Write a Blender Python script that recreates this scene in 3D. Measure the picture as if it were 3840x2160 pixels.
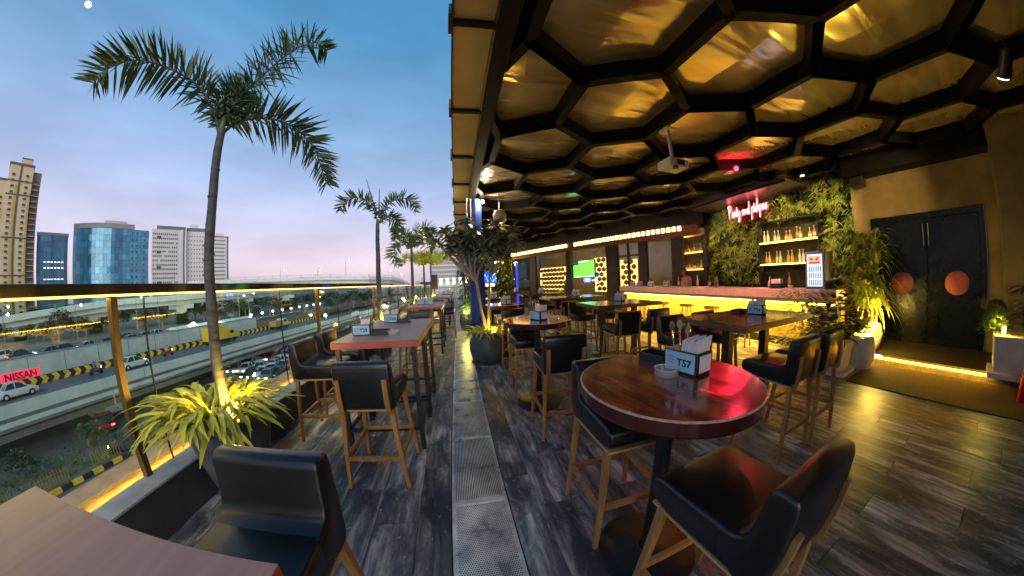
import bpy, bmesh, math, random
from mathutils import Vector, Matrix
from math import sin, cos, pi, radians as rad
random.seed(11)
for o in list(bpy.data.objects): bpy.data.objects.remove(o)
SC = bpy.context.scene
COL = SC.collection
CAM_Z = 1.5

# ------------------------------------------------------------------ camera
cd = bpy.data.cameras.new('camera'); cam = bpy.data.objects.new('camera', cd); COL.objects.link(cam)
cd.type = 'PANO'; cd.sensor_fit = 'HORIZONTAL'; cd.sensor_width = 36; cd.sensor_height = 20.25
cd.clip_start = 0.02; cd.clip_end = 5000
pc = cd if hasattr(cd, 'panorama_type') else cd.cycles
pc.panorama_type = 'FISHEYE_LENS_POLYNOMIAL'
pc.fisheye_fov = rad(230)
pc.fisheye_polynomial_k0 = 0.0
pc.fisheye_polynomial_k1 = -1.08334334e-01
pc.fisheye_polynomial_k2 = 9.09680707e-04
pc.fisheye_polynomial_k3 = 6.10178896e-05
pc.fisheye_polynomial_k4 = -1.72240316e-06
yaw, pitch, roll = rad(11.44), rad(-1.341), rad(-2.223)
fw = Vector((sin(yaw)*cos(pitch), cos(yaw)*cos(pitch), sin(pitch))); rt = Vector((cos(yaw), -sin(yaw), 0)); up = rt.cross(fw)
r2 = rt*cos(roll)+up*sin(roll); u2 = -rt*sin(roll)+up*cos(roll)
cam.matrix_world = Matrix(((r2.x, u2.x, -fw.x, 0), (r2.y, u2.y, -fw.y, 0), (r2.z, u2.z, -fw.z, CAM_Z), (0, 0, 0, 1)))
SC.camera = cam

# ------------------------------------------------------------------ sky, sun, exposure
W = bpy.data.worlds.new('World'); SC.world = W; W.use_nodes = True
wn = W.node_tree.nodes; wl = W.node_tree.links; wn.clear()
SUN_EL, SUN_AZ = 18.0, 162.0           # soft afterglow from behind the camera
sky = wn.new('ShaderNodeTexSky'); sky.sky_type = 'NISHITA'; sky.sun_disc = False
sky.sun_elevation = rad(SUN_EL); sky.sun_rotation = rad(SUN_AZ); sky.altitude = 300; sky.air_density = 1.6; sky.dust_density = 2.2; sky.ozone_density = 3.0
bg = wn.new('ShaderNodeBackground'); wo = wn.new('ShaderNodeOutputWorld')
# evening haze: a lavender veil towards the horizon, as the dusk sky shows it
tc = wn.new('ShaderNodeTexCoord'); sx = wn.new('ShaderNodeSeparateXYZ'); cr = wn.new('ShaderNodeValToRGB')
wl.new(tc.outputs['Generated'], sx.inputs[0]); wl.new(sx.outputs['Z'], cr.inputs[0])
el = cr.color_ramp.elements
el[0].position = 0.0; el[0].color = (0.46, 0.365, 0.46, 1)
el[1].position = 1.0; el[1].color = (0.03, 0.14, 0.32, 1)
for p, c in ((0.08, (0.58, 0.465, 0.555)), (0.18, (0.46, 0.425, 0.575)), (0.32, (0.30, 0.375, 0.585)), (0.52, (0.145, 0.285, 0.48)), (0.72, (0.06, 0.21, 0.40))):
    e = el.new(p); e.color = (*c, 1)
nz = wn.new('ShaderNodeTexNoise'); nz.inputs['Scale'].default_value = 2.6; nz.inputs['Detail'].default_value = 7
mp = wn.new('ShaderNodeMapping'); mp.inputs['Scale'].default_value = (1, 1, 3.5)
wl.new(tc.outputs['Generated'], mp.inputs[0]); wl.new(mp.outputs[0], nz.inputs['Vector'])
mx = wn.new('ShaderNodeMix'); mx.data_type = 'RGBA'; mx.inputs[0].default_value = 0.86
sm = wn.new('ShaderNodeMix'); sm.data_type = 'RGBA'; sm.blend_type = 'MULTIPLY'; sm.inputs[0].default_value = 1.0; sm.inputs[7].default_value = (0.08, 0.08, 0.08, 1)
wl.new(sky.outputs[0], sm.inputs[6]); wl.new(sm.outputs[2], mx.inputs[6]); wl.new(cr.outputs[0], mx.inputs[7])
nr = wn.new('ShaderNodeMapRange'); nr.inputs['From Min'].default_value = .3; nr.inputs['From Max'].default_value = .7; nr.inputs['To Min'].default_value = .86; nr.inputs['To Max'].default_value = 1.10
wl.new(nz.outputs['Fac'], nr.inputs['Value'])
ml = wn.new('ShaderNodeVectorMath'); ml.operation = 'SCALE'; wl.new(mx.outputs[2], ml.inputs[0]); wl.new(nr.outputs[0], ml.inputs['Scale'])
wl.new(ml.outputs[0], bg.inputs[0]); bg.inputs[1].default_value = 0.70
wl.new(bg.outputs[0], wo.inputs[0])
sd = bpy.data.lights.new('sun', 'SUN'); sd.energy = 1.15; sd.angle = rad(60); sd.color = (1, .9, .82)
so = bpy.data.objects.new('sun', sd); COL.objects.link(so)
sdir = Vector((sin(rad(SUN_AZ))*cos(rad(SUN_EL)), cos(rad(SUN_AZ))*cos(rad(SUN_EL)), sin(rad(SUN_EL)))); so.rotation_euler = sdir.to_track_quat('Z', 'Y').to_euler()
SC.view_settings.view_transform = 'Standard'; SC.view_settings.look = 'None'; SC.view_settings.gamma = 1; SC.view_settings.exposure = 1.25
SC.render.engine = 'CYCLES'
SC.cycles.use_denoising = True; SC.cycles.use_adaptive_sampling = True; SC.cycles.adaptive_threshold = 0.02
SC.cycles.max_bounces = 7; SC.cycles.glossy_bounces = 4; SC.cycles.transmission_bounces = 6; SC.cycles.transparent_max_bounces = 12
SC.cycles.sample_clamp_indirect = 6; SC.cycles.caustics_reflective = False; SC.cycles.caustics_refractive = False

# ------------------------------------------------------------------ materials
MATS = {}
def mat(name, col, rough=.5, metal=0., var=0., scale=4., stretch=(1, 1, 1), bump=0., bscale=None, col2=None, spec=.5, coat=0., emit=None, estr=0., alpha=None, trans=0., rand=0., lo=.35, hi=.65, detail=6., coords='Object', rvar=0., sheen=0.):
    if name in MATS: return MATS[name]
    m = bpy.data.materials.new(name); m.use_nodes = True; N = m.node_tree.nodes; L = m.node_tree.links
    b = N['Principled BSDF']; b.inputs['Base Color'].default_value = (*col, 1); b.inputs['Roughness'].default_value = rough; b.inputs['Metallic'].default_value = metal
    b.inputs['Specular IOR Level'].default_value = spec
    if coat: b.inputs['Coat Weight'].default_value = coat; b.inputs['Coat Roughness'].default_value = .08
    if trans: b.inputs['Transmission Weight'].default_value = trans
    if emit: b.inputs['Emission Color'].default_value = (*emit, 1); b.inputs['Emission Strength'].default_value = estr
    if alpha is not None: b.inputs['Alpha'].default_value = alpha
    if sheen: b.inputs['Sheen Weight'].default_value = sheen
    if col2 or var or bump or rvar:
        t = N.new('ShaderNodeTexCoord'); mp = N.new('ShaderNodeMapping'); mp.inputs['Scale'].default_value = stretch
        L.new(t.outputs[coords], mp.inputs[0])
        if rand:
            oi = N.new('ShaderNodeObjectInfo'); vm = N.new('ShaderNodeVectorMath'); vm.operation = 'SCALE'; cv = N.new('ShaderNodeCombineXYZ')
            for k in range(3): L.new(oi.outputs['Random'], cv.inputs[k])
            vm.inputs['Scale'].default_value = 37.; L.new(cv.outputs[0], vm.inputs[0]); L.new(vm.outputs[0], mp.inputs['Location'])
        n = N.new('ShaderNodeTexNoise'); n.inputs['Scale'].default_value = scale; n.inputs['Detail'].default_value = detail; n.inputs['Roughness'].default_value = .62
        L.new(mp.outputs[0], n.inputs['Vector'])
        c2 = col2 if col2 else tuple(max(0, c*(1-var)) for c in col); c1 = col if col2 else tuple(min(1, c*(1+var)) for c in col)
        r = N.new('ShaderNodeValToRGB'); r.color_ramp.elements[0].position = lo; r.color_ramp.elements[1].position = hi
        r.color_ramp.elements[0].color = (*c2, 1); r.color_ramp.elements[1].color = (*c1, 1)
        L.new(n.outputs['Fac'], r.inputs[0]); src = r.outputs[0]
        if rand:
            hv = N.new('ShaderNodeHueSaturation'); mr = N.new('ShaderNodeMapRange'); mr.inputs['To Min'].default_value = 1-rand; mr.inputs['To Max'].default_value = 1+rand
            L.new(oi.outputs['Random'], mr.inputs['Value']); L.new(mr.outputs[0], hv.inputs['Value']); L.new(src, hv.inputs['Color']); src = hv.outputs[0]
        L.new(src, b.inputs['Base Color'])
        if rvar:
            mr2 = N.new('ShaderNodeMapRange'); mr2.inputs['From Min'].default_value = .3; mr2.inputs['From Max'].default_value = .7
            mr2.inputs['To Min'].default_value = max(.03, rough-rvar); mr2.inputs['To Max'].default_value = min(1, rough+rvar); L.new(n.outputs['Fac'], mr2.inputs['Value']); L.new(mr2.outputs[0], b.inputs['Roughness'])
        if bump:
            bn = n
            if bscale:
                bn = N.new('ShaderNodeTexNoise'); bn.inputs['Scale'].default_value = bscale; bn.inputs['Detail'].default_value = 4; L.new(mp.outputs[0], bn.inputs['Vector'])
            bp = N.new('ShaderNodeBump'); bp.inputs['Strength'].default_value = bump; bp.inputs['Distance'].default_value = .02
            L.new(bn.outputs['Fac'], bp.inputs['Height']); L.new(bp.outputs[0], b.inputs['Normal'])
    MATS[name] = m; return m
def emis(name, col, s):
    if name in MATS: return MATS[name]
    m = bpy.data.materials.new(name); m.use_nodes = True; N = m.node_tree.nodes; b = N['Principled BSDF']
    b.inputs['Base Color'].default_value = (*[c*.5 for c in col], 1); b.inputs['Emission Color'].default_value = (*col, 1); b.inputs['Emission Strength'].default_value = s
    MATS[name] = m; return m
def glassmat(name, col=(1, 1, 1), fres=1.45, tint=(.93, .97, .95)):
    m = bpy.data.materials.new(name); m.use_nodes = True; N = m.node_tree.nodes; L = m.node_tree.links; N.clear()
    o = N.new('ShaderNodeOutputMaterial'); mx = N.new('ShaderNodeMixShader'); tr = N.new('ShaderNodeBsdfTransparent'); gl = N.new('ShaderNodeBsdfGlossy')
    lwt = N.new('ShaderNodeLayerWeight'); lwt.inputs[0].default_value = .5; pw_ = N.new('ShaderNodeMath'); pw_.operation = 'POWER'; pw_.inputs[1].default_value = 4.; mm_ = N.new('ShaderNodeMath'); mm_.operation = 'MULTIPLY_ADD'; mm_.inputs[1].default_value = (fres-1)*1.1; mm_.inputs[2].default_value = .035
    tr.inputs[0].default_value = (*tint, 1); gl.inputs['Roughness'].default_value = .02; gl.inputs[0].default_value = (*col, 1)
    L.new(lwt.outputs['Facing'], pw_.inputs[0]); L.new(pw_.outputs[0], mm_.inputs[0]); L.new(mm_.outputs[0], mx.inputs[0]); L.new(tr.outputs[0], mx.inputs[1]); L.new(gl.outputs[0], mx.inputs[2]); L.new(mx.outputs[0], o.inputs[0]); MATS[name] = m; return m

LEATHER = mat('black leather', (.009, .0095, .012), .33, var=.12, scale=3, bump=.025, bscale=14, spec=.5, rvar=.05)
OAK = mat('honey oak', (.42, .22, .065), .42, col2=(.27, .125, .03), scale=3, stretch=(9, 9, 1), bump=.05, rand=.12)
BRASS = mat('pale wood trim', (.52, .33, .13), .38, var=.2, scale=6)
MAHOG = mat('red mahogany varnish', (.33, .06, .026), .17, col2=(.10, .016, .008), scale=2.2, stretch=(1.2, 9, 1), spec=.6, coat=.6, lo=.3, hi=.7, rvar=.06)
MAHEDGE = mat('dark mahogany edge', (.05, .010, .008), .25, var=.35, scale=5, coat=.4)
WORN = mat('worn rim of varnish', (.5, .3, .22), .5, var=.3, scale=30)
BROWN = mat('brown walnut top', (.15, .075, .04), .24, col2=(.07, .032, .018), scale=2.2, stretch=(1, 9, 1), coat=.4, rvar=.06)
BROWNEDGE = mat('brown walnut edge', (.10, .05, .03), .4, var=.3)
ROSE = mat('rose brown laminate', (.50, .275, .20), .36, col2=(.42, .215, .15), scale=2.5, stretch=(9, 1, 1), rvar=.06)
TERRA = mat('terracotta edge band', (.36, .085, .06), .42, var=.2, scale=5)
BLACKM = mat('black powder coat', (.012, .013, .016), .4, var=.3, scale=8)
STEELD = mat('dark steel', (.02, .024, .03), .35, metal=.3, var=.3)
GALV = mat('galvanised steel', (.60, .63, .64), .34, metal=.25, var=.4, scale=5, bump=.05, rand=.1, rvar=.12)
PLANK = bpy.data.materials.new('weathered plank'); PLANK.use_nodes = True
def _plank():
    N = PLANK.node_tree.nodes; L = PLANK.node_tree.links; b = N['Principled BSDF']; t = N.new('ShaderNodeTexCoord'); oi = N.new('ShaderNodeObjectInfo')
    cv = N.new('ShaderNodeCombineXYZ'); sc = N.new('ShaderNodeVectorMath'); sc.operation = 'SCALE'; sc.inputs['Scale'].default_value = 53.
    for k in range(3): L.new(oi.outputs['Random'], cv.inputs[k])
    L.new(cv.outputs[0], sc.inputs[0])
    def noise(stretch, scale, det, rgh=.6, dist=0.):
        mp = N.new('ShaderNodeMapping'); mp.inputs['Scale'].default_value = stretch; L.new(t.outputs['Object'], mp.inputs[0]); L.new(sc.outputs[0], mp.inputs['Location'])
        n = N.new('ShaderNodeTexNoise'); n.inputs['Scale'].default_value = scale; n.inputs['Detail'].default_value = det; n.inputs['Roughness'].default_value = rgh; n.inputs['Distortion'].default_value = dist; L.new(mp.outputs[0], n.inputs['Vector']); return n
    def ramp(src, stops):
        r = N.new('ShaderNodeValToRGB'); e = r.color_ramp.elements; e[0].position, e[0].color = stops[0][0], (*stops[0][1], 1); e[1].position, e[1].color = stops[-1][0], (*stops[-1][1], 1)
        for p, c in stops[1:-1]: q = e.new(p); q.color = (*c, 1)
        L.new(src, r.inputs[0]); return r
    grain = noise((7, .7, 1), 2.0, 8, .65, .5); blot = noise((2.2, 1.0, 1), 2.0, 6, .7, .6); chip = noise((5, 3, 1), 5, 6, .75)
    g = ramp(grain.outputs['Fac'], [(.32, (.020, .025, .031)), (.47, (.12, .132, .142)), (.60, (.32, .33, .335)), (.72, (.58, .585, .58))])
    m = ramp(blot.outputs['Fac'], [(.38, (0, 0, 0)), (.58, (1, 1, 1))]); c2 = ramp(chip.outputs['Fac'], [(.60, (0, 0, 0)), (.68, (1, 1, 1))])
    mx = N.new('ShaderNodeMix'); mx.data_type = 'RGBA'; mx.inputs[6].default_value = (.022, .032, .046, 1); L.new(m.outputs[0], mx.inputs[0]); L.new(g.outputs[0], mx.inputs[7])
    mc = N.new('ShaderNodeMix'); mc.data_type = 'RGBA'; mc.inputs[7].default_value = (.45, .46, .47, 1); sm = N.new('ShaderNodeMath'); sm.operation = 'MULTIPLY'; sm.inputs[1].default_value = .55; L.new(c2.outputs[0], sm.inputs[0]); L.new(sm.outputs[0], mc.inputs[0]); L.new(mx.outputs[2], mc.inputs[6])
    hv = N.new('ShaderNodeHueSaturation'); mr = N.new('ShaderNodeMapRange'); mr.inputs['To Min'].default_value = 1.0; mr.inputs['To Max'].default_value = 2.0; L.new(oi.outputs['Random'], mr.inputs['Value']); L.new(mr.outputs[0], hv.inputs['Value']); L.new(mc.outputs[2], hv.inputs['Color']); L.new(hv.outputs[0], b.inputs['Base Color'])
    rr = N.new('ShaderNodeMapRange'); rr.inputs['From Min'].default_value = .35; rr.inputs['From Max'].default_value = .65; rr.inputs['To Min'].default_value = .30; rr.inputs['To Max'].default_value = .58; L.new(grain.outputs['Fac'], rr.inputs['Value']); L.new(rr.outputs[0], b.inputs['Roughness'])
    bp = N.new('ShaderNodeBump'); bp.inputs['Strength'].default_value = .22; bp.inputs['Distance'].default_value = .01; L.new(grain.outputs['Fac'], bp.inputs['Height']); L.new(bp.outputs[0], b.inputs['Normal'])
_plank()
GROUT = mat('black joint', (.008, .009, .011), .8)
WALLG = mat('grey painted parapet', (.03, .038, .048), .7, var=.25, scale=3)
LEDGE = mat('blue grey coping', (.30, .34, .40), .55, var=.2, scale=6)
LEDGE2 = mat('pinkish plaster ledge', (.36, .27, .25), .8, var=.2, scale=5)
CHAN = mat('sandy channel', (.42, .27, .10), .7, var=.3, scale=8)
POT = mat('charcoal clay pot', (.06, .065, .075), .5, var=.35, scale=5, bump=.05)
SOIL = mat('soil', (.03, .018, .01), .95, var=.4, scale=20, bump=.4)
WHITEPOT = mat('white planter', (.62, .56, .47), .6, var=.12, scale=4)
LEAFY = mat('yellow green strap leaf', (.60, .58, .06), .42, col2=(.30, .36, .03), scale=2.5, rand=.25)
LEAFD = mat('dark palm leaflet', (.05, .095, .02), .45, col2=(.018, .05, .012), scale=2.5, rand=.2)
LEAFM = mat('mid green leaf', (.11, .17, .025), .45, col2=(.035, .075, .012), scale=4, rand=.3)
LEAFP = mat('plumeria leaf', (.26, .31, .20), .35, col2=(.06, .09, .055), scale=4, rand=.25)
LEAFW = mat('living wall leaf', (.34, .36, .05), .5, col2=(.03, .055, .012), scale=3.2, coords='Object', rand=.2)
TRUNK = mat('grey palm trunk', (.07, .08, .08), .75, col2=(.03, .035, .036), scale=3, stretch=(2, 2, 9), bump=.3)
BARK = mat('pale branch bark', (.24, .20, .17), .8, var=.35, scale=8, bump=.2)
BEAM = mat('black ceiling beam', (.004, .0045, .006), .6, var=.3, spec=.15)
WHITEP = mat('white plastic', (.62, .6, .56), .45)
NAPKIN = mat('white paper', (.75, .73, .72), .9)
CARD = mat('pale blue card', (.32, .56, .68), .5, var=.1, scale=10)
INK = mat('navy ink', (.01, .03, .06), .6)
CADDY = mat('black caddy', (.012, .016, .022), .38)
CHROME = mat('cutlery steel', (.7, .7, .7), .15, metal=1)
CLEAR = glassmat('clear glass')
RAILG = glassmat('railing glass', tint=(.84, .94, .87), fres=1.3)
DARKWALL = mat('dark wall', (.02, .02, .02), .7, var=.3)
OCHRE = mat('ochre limewash wall', (.27, .195, .085), .8, col2=(.15, .105, .045), scale=1.3, bump=.08, detail=9)
DOORM = mat('black green door', (.004, .007, .007), .25, spec=.22, var=.2)
COPPER = mat('copper disc', (.34, .085, .055), .42, metal=.35, var=.25, scale=6)

# ------------------------------------------------------------------ mesh helpers
class MB:
    def __init__(s): s.v = []; s.f = []; s.m = []
    def add(s, vs, fs, mi=0):
        k = len(s.v); s.v += [tuple(p) for p in vs]; s.f += [tuple(i+k for i in f) for f in fs]; s.m += [mi]*len(fs); return s
    def box(s, x0, x1, y0, y1, z0, z1, mi=0):
        return s.add([(x0, y0, z0), (x1, y0, z0), (x1, y1, z0), (x0, y1, z0), (x0, y0, z1), (x1, y0, z1), (x1, y1, z1), (x0, y1, z1)],
                     [(0, 3, 2, 1), (4, 5, 6, 7), (0, 1, 5, 4), (1, 2, 6, 5), (2, 3, 7, 6), (3, 0, 4, 7)], mi)
    def bar(s, a, b, w, h=None, up=(0, 0, 1), mi=0, w2=None, h2=None):
        a = Vector(a); b = Vector(b); d = (b-a).normalized(); u = Vector(up)
        if abs(d.dot(u)) > .98: u = Vector((0, 1, 0))
        x = d.cross(u).normalized(); y = x.cross(d); h = h or w; w2 = w2 or w; h2 = h2 or h
        vs = [a-x*w/2-y*h/2, a+x*w/2-y*h/2, a+x*w/2+y*h/2, a-x*w/2+y*h/2, b-x*w2/2-y*h2/2, b+x*w2/2-y*h2/2, b+x*w2/2+y*h2/2, b-x*w2/2+y*h2/2]
        return s.add(vs, [(0, 3, 2, 1), (4, 5, 6, 7), (0, 1, 5, 4), (1, 2, 6, 5), (2, 3, 7, 6), (3, 0, 4, 7)], mi)
    def tube(s, pts, rs, n=8, mi=0, cap=True):
        pts = [Vector(p) for p in pts]; vs = []; fs = []; k = len(pts)
        if not hasattr(rs, '__len__'): rs = [rs]*k
        ref = Vector((0.3, 0.2, 1)).normalized()
        for i, p in enumerate(pts):
            d = (pts[min(i+1, k-1)]-pts[max(i-1, 0)]).normalized()
            if abs(d.dot(ref)) > .95: x = d.cross(Vector((1, 0, 0))).normalized()
            else: x = d.cross(ref).normalized()
            y = d.cross(x)
            for j in range(n):
                a = 2*pi*j/n; vs.append(p+(x*cos(a)+y*sin(a))*rs[i])
        for i in range(k-1):
            for j in range(n): fs.append((i*n+j, i*n+(j+1) % n, (i+1)*n+(j+1) % n, (i+1)*n+j))
        if cap: fs.append(tuple(range(n-1, -1, -1))); fs.append(tuple((k-1)*n+j for j in range(n)))
        return s.add(vs, fs, mi)
    def lathe(s, prof, c=(0, 0, 0), n=24, mi=0, capb=True, capt=True):
        vs = []; fs = []; k = len(prof)
        for r, z in prof:
            for j in range(n): a = 2*pi*j/n; vs.append((c[0]+r*cos(a), c[1]+r*sin(a), c[2]+z))
        for i in range(k-1):
            for j in range(n): fs.append((i*n+j, i*n+(j+1) % n, (i+1)*n+(j+1) % n, (i+1)*n+j))
        if capb: fs.append(tuple(range(n-1, -1, -1)))
        if capt: fs.append(tuple((k-1)*n+j for j in range(n)))
        return s.add(vs, fs, mi)
    def prism(s, poly, axis, a, b, mi=0):
        n = len(poly)
        def P(u, v, t): return {'x': (t, u, v), 'y': (u, t, v), 'z': (u, v, t)}[axis]
        vs = [P(u, v, a) for u, v in poly]+[P(u, v, b) for u, v in poly]
        fs = [tuple(range(n-1, -1, -1)), tuple(range(n, 2*n))]+[(i, (i+1) % n, n+(i+1) % n, n+i) for i in range(n)]
        return s.add(vs, fs, mi)
    def quad(s, a, b, c, d, mi=0): return s.add([a, b, c, d], [(0, 1, 2, 3)], mi)
    def leaf(s, base, d, L, w, up=(0, 0, 1), droop=.3, segs=3, mi=0, fold=0.):
        """a pointed blade"""
        d = Vector(d).normalized(); base = Vector(base); u = Vector(up); x = d.cross(u)
        x = x.normalized() if x.length > 1e-3 else Vector((1, 0, 0))
        vs = []; fs = []
        for i in range(segs+1):
            t = i/segs; p = base+d*L*t+Vector((0, 0, -1))*droop*L*t*t; ww = w*(.45+.9*t*(1-t)*2.2)*(1-t**3)
            if i == segs: vs.append(p)
            else: vs += [p-x*ww/2+u*fold*ww, p+x*ww/2+u*fold*ww]
        for i in range(segs-1): fs.append((2*i, 2*i+1, 2*i+3, 2*i+2))
        fs.append((2*segs-2, 2*segs-1, 2*segs)); return s.add(vs, fs, mi)
    def mesh(s, name, mats, smooth=False, bevel=0, bseg=2, recalc=True):
        me = bpy.data.meshes.new(name); me.from_pydata(s.v, [], s.f)
        if not isinstance(mats, (list, tuple)): mats = [mats]
        for m in mats: me.materials.append(m)
        if len(mats) > 1: me.polygons.foreach_set('material_index', s.m)
        if recalc or bevel:
            bm = bmesh.new(); bm.from_mesh(me)
            if recalc: bmesh.ops.recalc_face_normals(bm, faces=bm.faces)
            if bevel: bmesh.ops.bevel(bm, geom=[e for e in bm.edges if e.is_manifold and e.calc_face_angle(0) > .5], offset=bevel, segments=bseg, affect='EDGES', profile=.5, clamp_overlap=True)
            bm.to_mesh(me); bm.free()
        if smooth:
            me.polygons.foreach_set('use_smooth', [True]*len(me.polygons))
            try: me.set_sharp_from_angle(angle=rad(38))
            except Exception: pass
        me.update(); return me
    def ob(s, name, mats, parent=None, smooth=False, bevel=0, bseg=2, recalc=True):
        return link(name, s.mesh(name, mats, smooth, bevel, bseg, recalc), parent)
def link(name, me, parent=None, loc=None, rz=None):
    o = bpy.data.objects.new(name, me); COL.objects.link(o); o.parent = parent
    if loc: o.location = loc
    if rz is not None: o.rotation_euler.z = rz
    return o
def tag(o, label=None, cat=None, group=None, kind=None):
    if label: o['label'] = label
    if cat: o['category'] = cat
    if group: o['group'] = group
    if kind: o['kind'] = kind
    return o
def thing(name, label, cat, loc=(0, 0, 0), rz=0, group=None):
    o = bpy.data.objects.new(name, None); o.empty_display_size = .1; COL.objects.link(o); o.location = loc; o.rotation_euler = (0, 0, rz)
    return tag(o, label, cat, group)
def struct(o): o['kind'] = 'structure'; return o
CH = {}
def dup(root, loc, rz, label, group=None):
    r = root.copy(); COL.objects.link(r); r.location = loc; r.rotation_euler = (0, 0, rz); r['label'] = label
    if group: r['group'] = group
    def rec(src, dst):
        for ch in [c for c in bpy.data.objects if c.parent == src] if src.name not in CH else CH[src.name]:
            c = ch.copy(); COL.objects.link(c); c.parent = dst
            rec(ch, c)
    rec(root, r); return r
def cache(root):
    L = [c for c in bpy.data.objects if c.parent == root]; CH[root.name] = L
    for c in L: cache(c)
def text_mesh(txt, size, name='lettering', extrude=.001, align='CENTER', bold=0.):
    cu = bpy.data.curves.new(name, 'FONT'); cu.body = txt; cu.size = size; cu.align_x = align; cu.align_y = 'CENTER'; cu.extrude = extrude; cu.offset = bold; cu.resolution_u = 3
    o = bpy.data.objects.new(name, cu); COL.objects.link(o); bpy.context.view_layer.update()
    me = bpy.data.meshes.new_from_object(o.evaluated_get(bpy.context.evaluated_depsgraph_get())); bpy.data.objects.remove(o); bpy.data.curves.remove(cu); return me
def lamp(name, kind, loc, energy, col, parent=None, size=.1, size_y=None, rot=None, spot=None, blend=.5, spread=None):
    d = bpy.data.lights.new(name, kind); d.energy = energy; d.color = col
    if kind == 'AREA':
        d.size = size
        if size_y: d.shape = 'RECTANGLE'; d.size_y = size_y
        if spread: d.spread = spread
    elif kind in ('POINT', 'SPOT'): d.shadow_soft_size = size
    if kind == 'SPOT': d.spot_size = spot or rad(70); d.spot_blend = blend
    o = bpy.data.objects.new(name, d); COL.objects.link(o); o.location = loc; o.parent = parent
    if rot: o.rotation_euler = rot
    return o

# ================================================================== SETTING: terrace floor
fl = struct(MB().box(-2.02, 8.6, -4, 29.5, -.30, -.013).ob('floor', GROUT))
PM = {}
def plank_mesh(w, l):
    k = (round(w, 3), round(l, 3))
    if k not in PM: PM[k] = MB().box(-w/2+.0016, w/2-.0016, -l/2+.0016, l/2-.0016, -.012, 0).mesh('plank', PLANK, bevel=.0018, bseg=1)
    return PM[k]
planks = []
def col_edges(x0, first, step, x1):
    e = [x0, x0+first] if (x1 > x0) else [x0, x0-first]
    s = step if x1 > x0 else -step
    while abs(x1-e[-1]) > step*.6: e.append(e[-1]+s)
    e.append(x1); return e
ci = 0
for E_ in (col_edges(-.16, .21, .285, -2.02), col_edges(.237, .20, .295, 8.0)):
    for a, b in zip(E_[:-1], E_[1:]):
        xa, xb = min(a, b), max(a, b); ci += 1
        y = 1.46-6*1.14 + ((ci*0.57) % 1.14)*(1 if ci % 3 else .6)
        while y < 20:
            planks.append(((xa+xb)/2, y+.57, xb-xa, 1.14)); y += 1.14
planks = [p for p in planks if p[1] > -2.5]
planks.sort(key=lambda p: math.hypot(p[0]*1.0, p[1]-.3) + (6 if p[1] < -.5 and p[0] < 4 else 0))
for i, (x, y, w, l) in enumerate(planks[:296]):
    link('plank', plank_mesh(w, l), fl, (x, y, random.uniform(-.0008, .0006)))
mb = MB()
for x, y, w, l in planks[296:]: mb.box(x-w/2+.002, x+w/2-.002, y-l/2+.002, y+l/2-.002, -.012, random.uniform(-.001, .0006))
mb.box(-2.02, -.16, 20.6, 29.5, -.012, -.002); mb.box(.237, 8, 20.6, 29.5, -.012, -.002)
tag(mb.ob('far_planks', PLANK, fl, recalc=False), kind='stuff')
# drain grating
dr = struct(MB().box(-.158, .235, -2, 27, -.012, -.0085).ob('drain_channel', STEELD))
def panel_mesh():
    m = MB(); L = .836
    m.box(-.191, .191, 0, .018, -.008, .002); m.box(-.191, .191, L-.018, L, -.008, .002); m.box(-.191, -.172, .018, L-.018, -.008, .002); m.box(.172, .191, .018, L-.018, -.008, .002)
    k = 27
    for i in range(k):
        x = -.166+i*.332/(k-1); m.box(x-.0036, x+.0036, .018, L-.018, -.008, .0006)
    return m.mesh('grating_panel', GALV)
gp = panel_mesh(); y = 1.61
while y < 24:
    link('grating_panel', gp, dr, (.038, y, random.uniform(-.0006, .0006))); y += .84
m = MB(); m.box(-.153, .229, .74, 1.606, -.008, .0005)
m.box(-.153, .229, 1.575, 1.606, .0005, .0035); m.box(-.153, -.134, .74, 1.575, .0005, .0035); m.box(.21, .229, .74, 1.575, .0005, .0035)
pf = m.ob('perforated_panel', GALV, dr)
m = MB()
for j in range(62):
    for i in range(25):
        x = -.122+i*.0132+(.0066 if j % 2 else 0); yy = .752+j*.0132
        m.add([(x+.0042*cos(a*pi/3), yy+.0042*sin(a*pi/3), .0008) for a in range(6)], [tuple(range(6))])
tag(m.ob('perforations', GROUT, pf, recalc=False), kind='stuff')

# ------------------------------------------------------------------ parapet, glass railing
pw = thing('parapet_wall', 'low dark parapet wall with blue grey coping under the glass railing', 'wall')
MB().box(-2.12, -2.02, -4, 29.5, -.3, .345).ob('wall', WALLG, pw)
MB().box(-2.21, -2.005, -4, 29.5, .345, .362).ob('coping', LEDGE, pw, bevel=.003)
MB().box(-2.37, -2.21, -4, 29.5, .20, .335).ob('channel', CHAN, pw)
MB().box(-2.60, -2.37, -4, 29.5, -.6, .355).ob('outer_ledge', LEDGE2, pw, bevel=.006)
MB().box(-2.365, -2.35, -4, 29.5, .336, .350).ob('glass_shoe', mat('brass shoe', (.5, .34, .12), .4, metal=.6), pw)
MB().box(-2.60, -2.12, -4, 29.5, -12, -.6).ob('facade_below', mat('plaster below', (.3, .28, .26), .8), pw)
rl = thing('glass_railing', 'glass railing with glossy dark top rail and warm light line beneath it', 'railing', (-2.26, 0, .336))
RX = -2.15
rl.location = (0, 0, 0)
MB().box(RX-.10, RX+.02, -4, 29.3, 1.535, 1.598).ob('top_rail', mat('glossy dark rail', (.016, .013, .011), .10, coat=.5), rl, bevel=.004)
LEDW = emis('warm rail light', (1, .52, .07), 2.6)
MB().box(RX-.075, RX-.055, -4, 29.3, 1.523, 1.534).ob('light_line', LEDW, rl)
POSTM = mat('bronze post', (.09, .055, .02), .5, metal=.3, var=.2)
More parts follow.
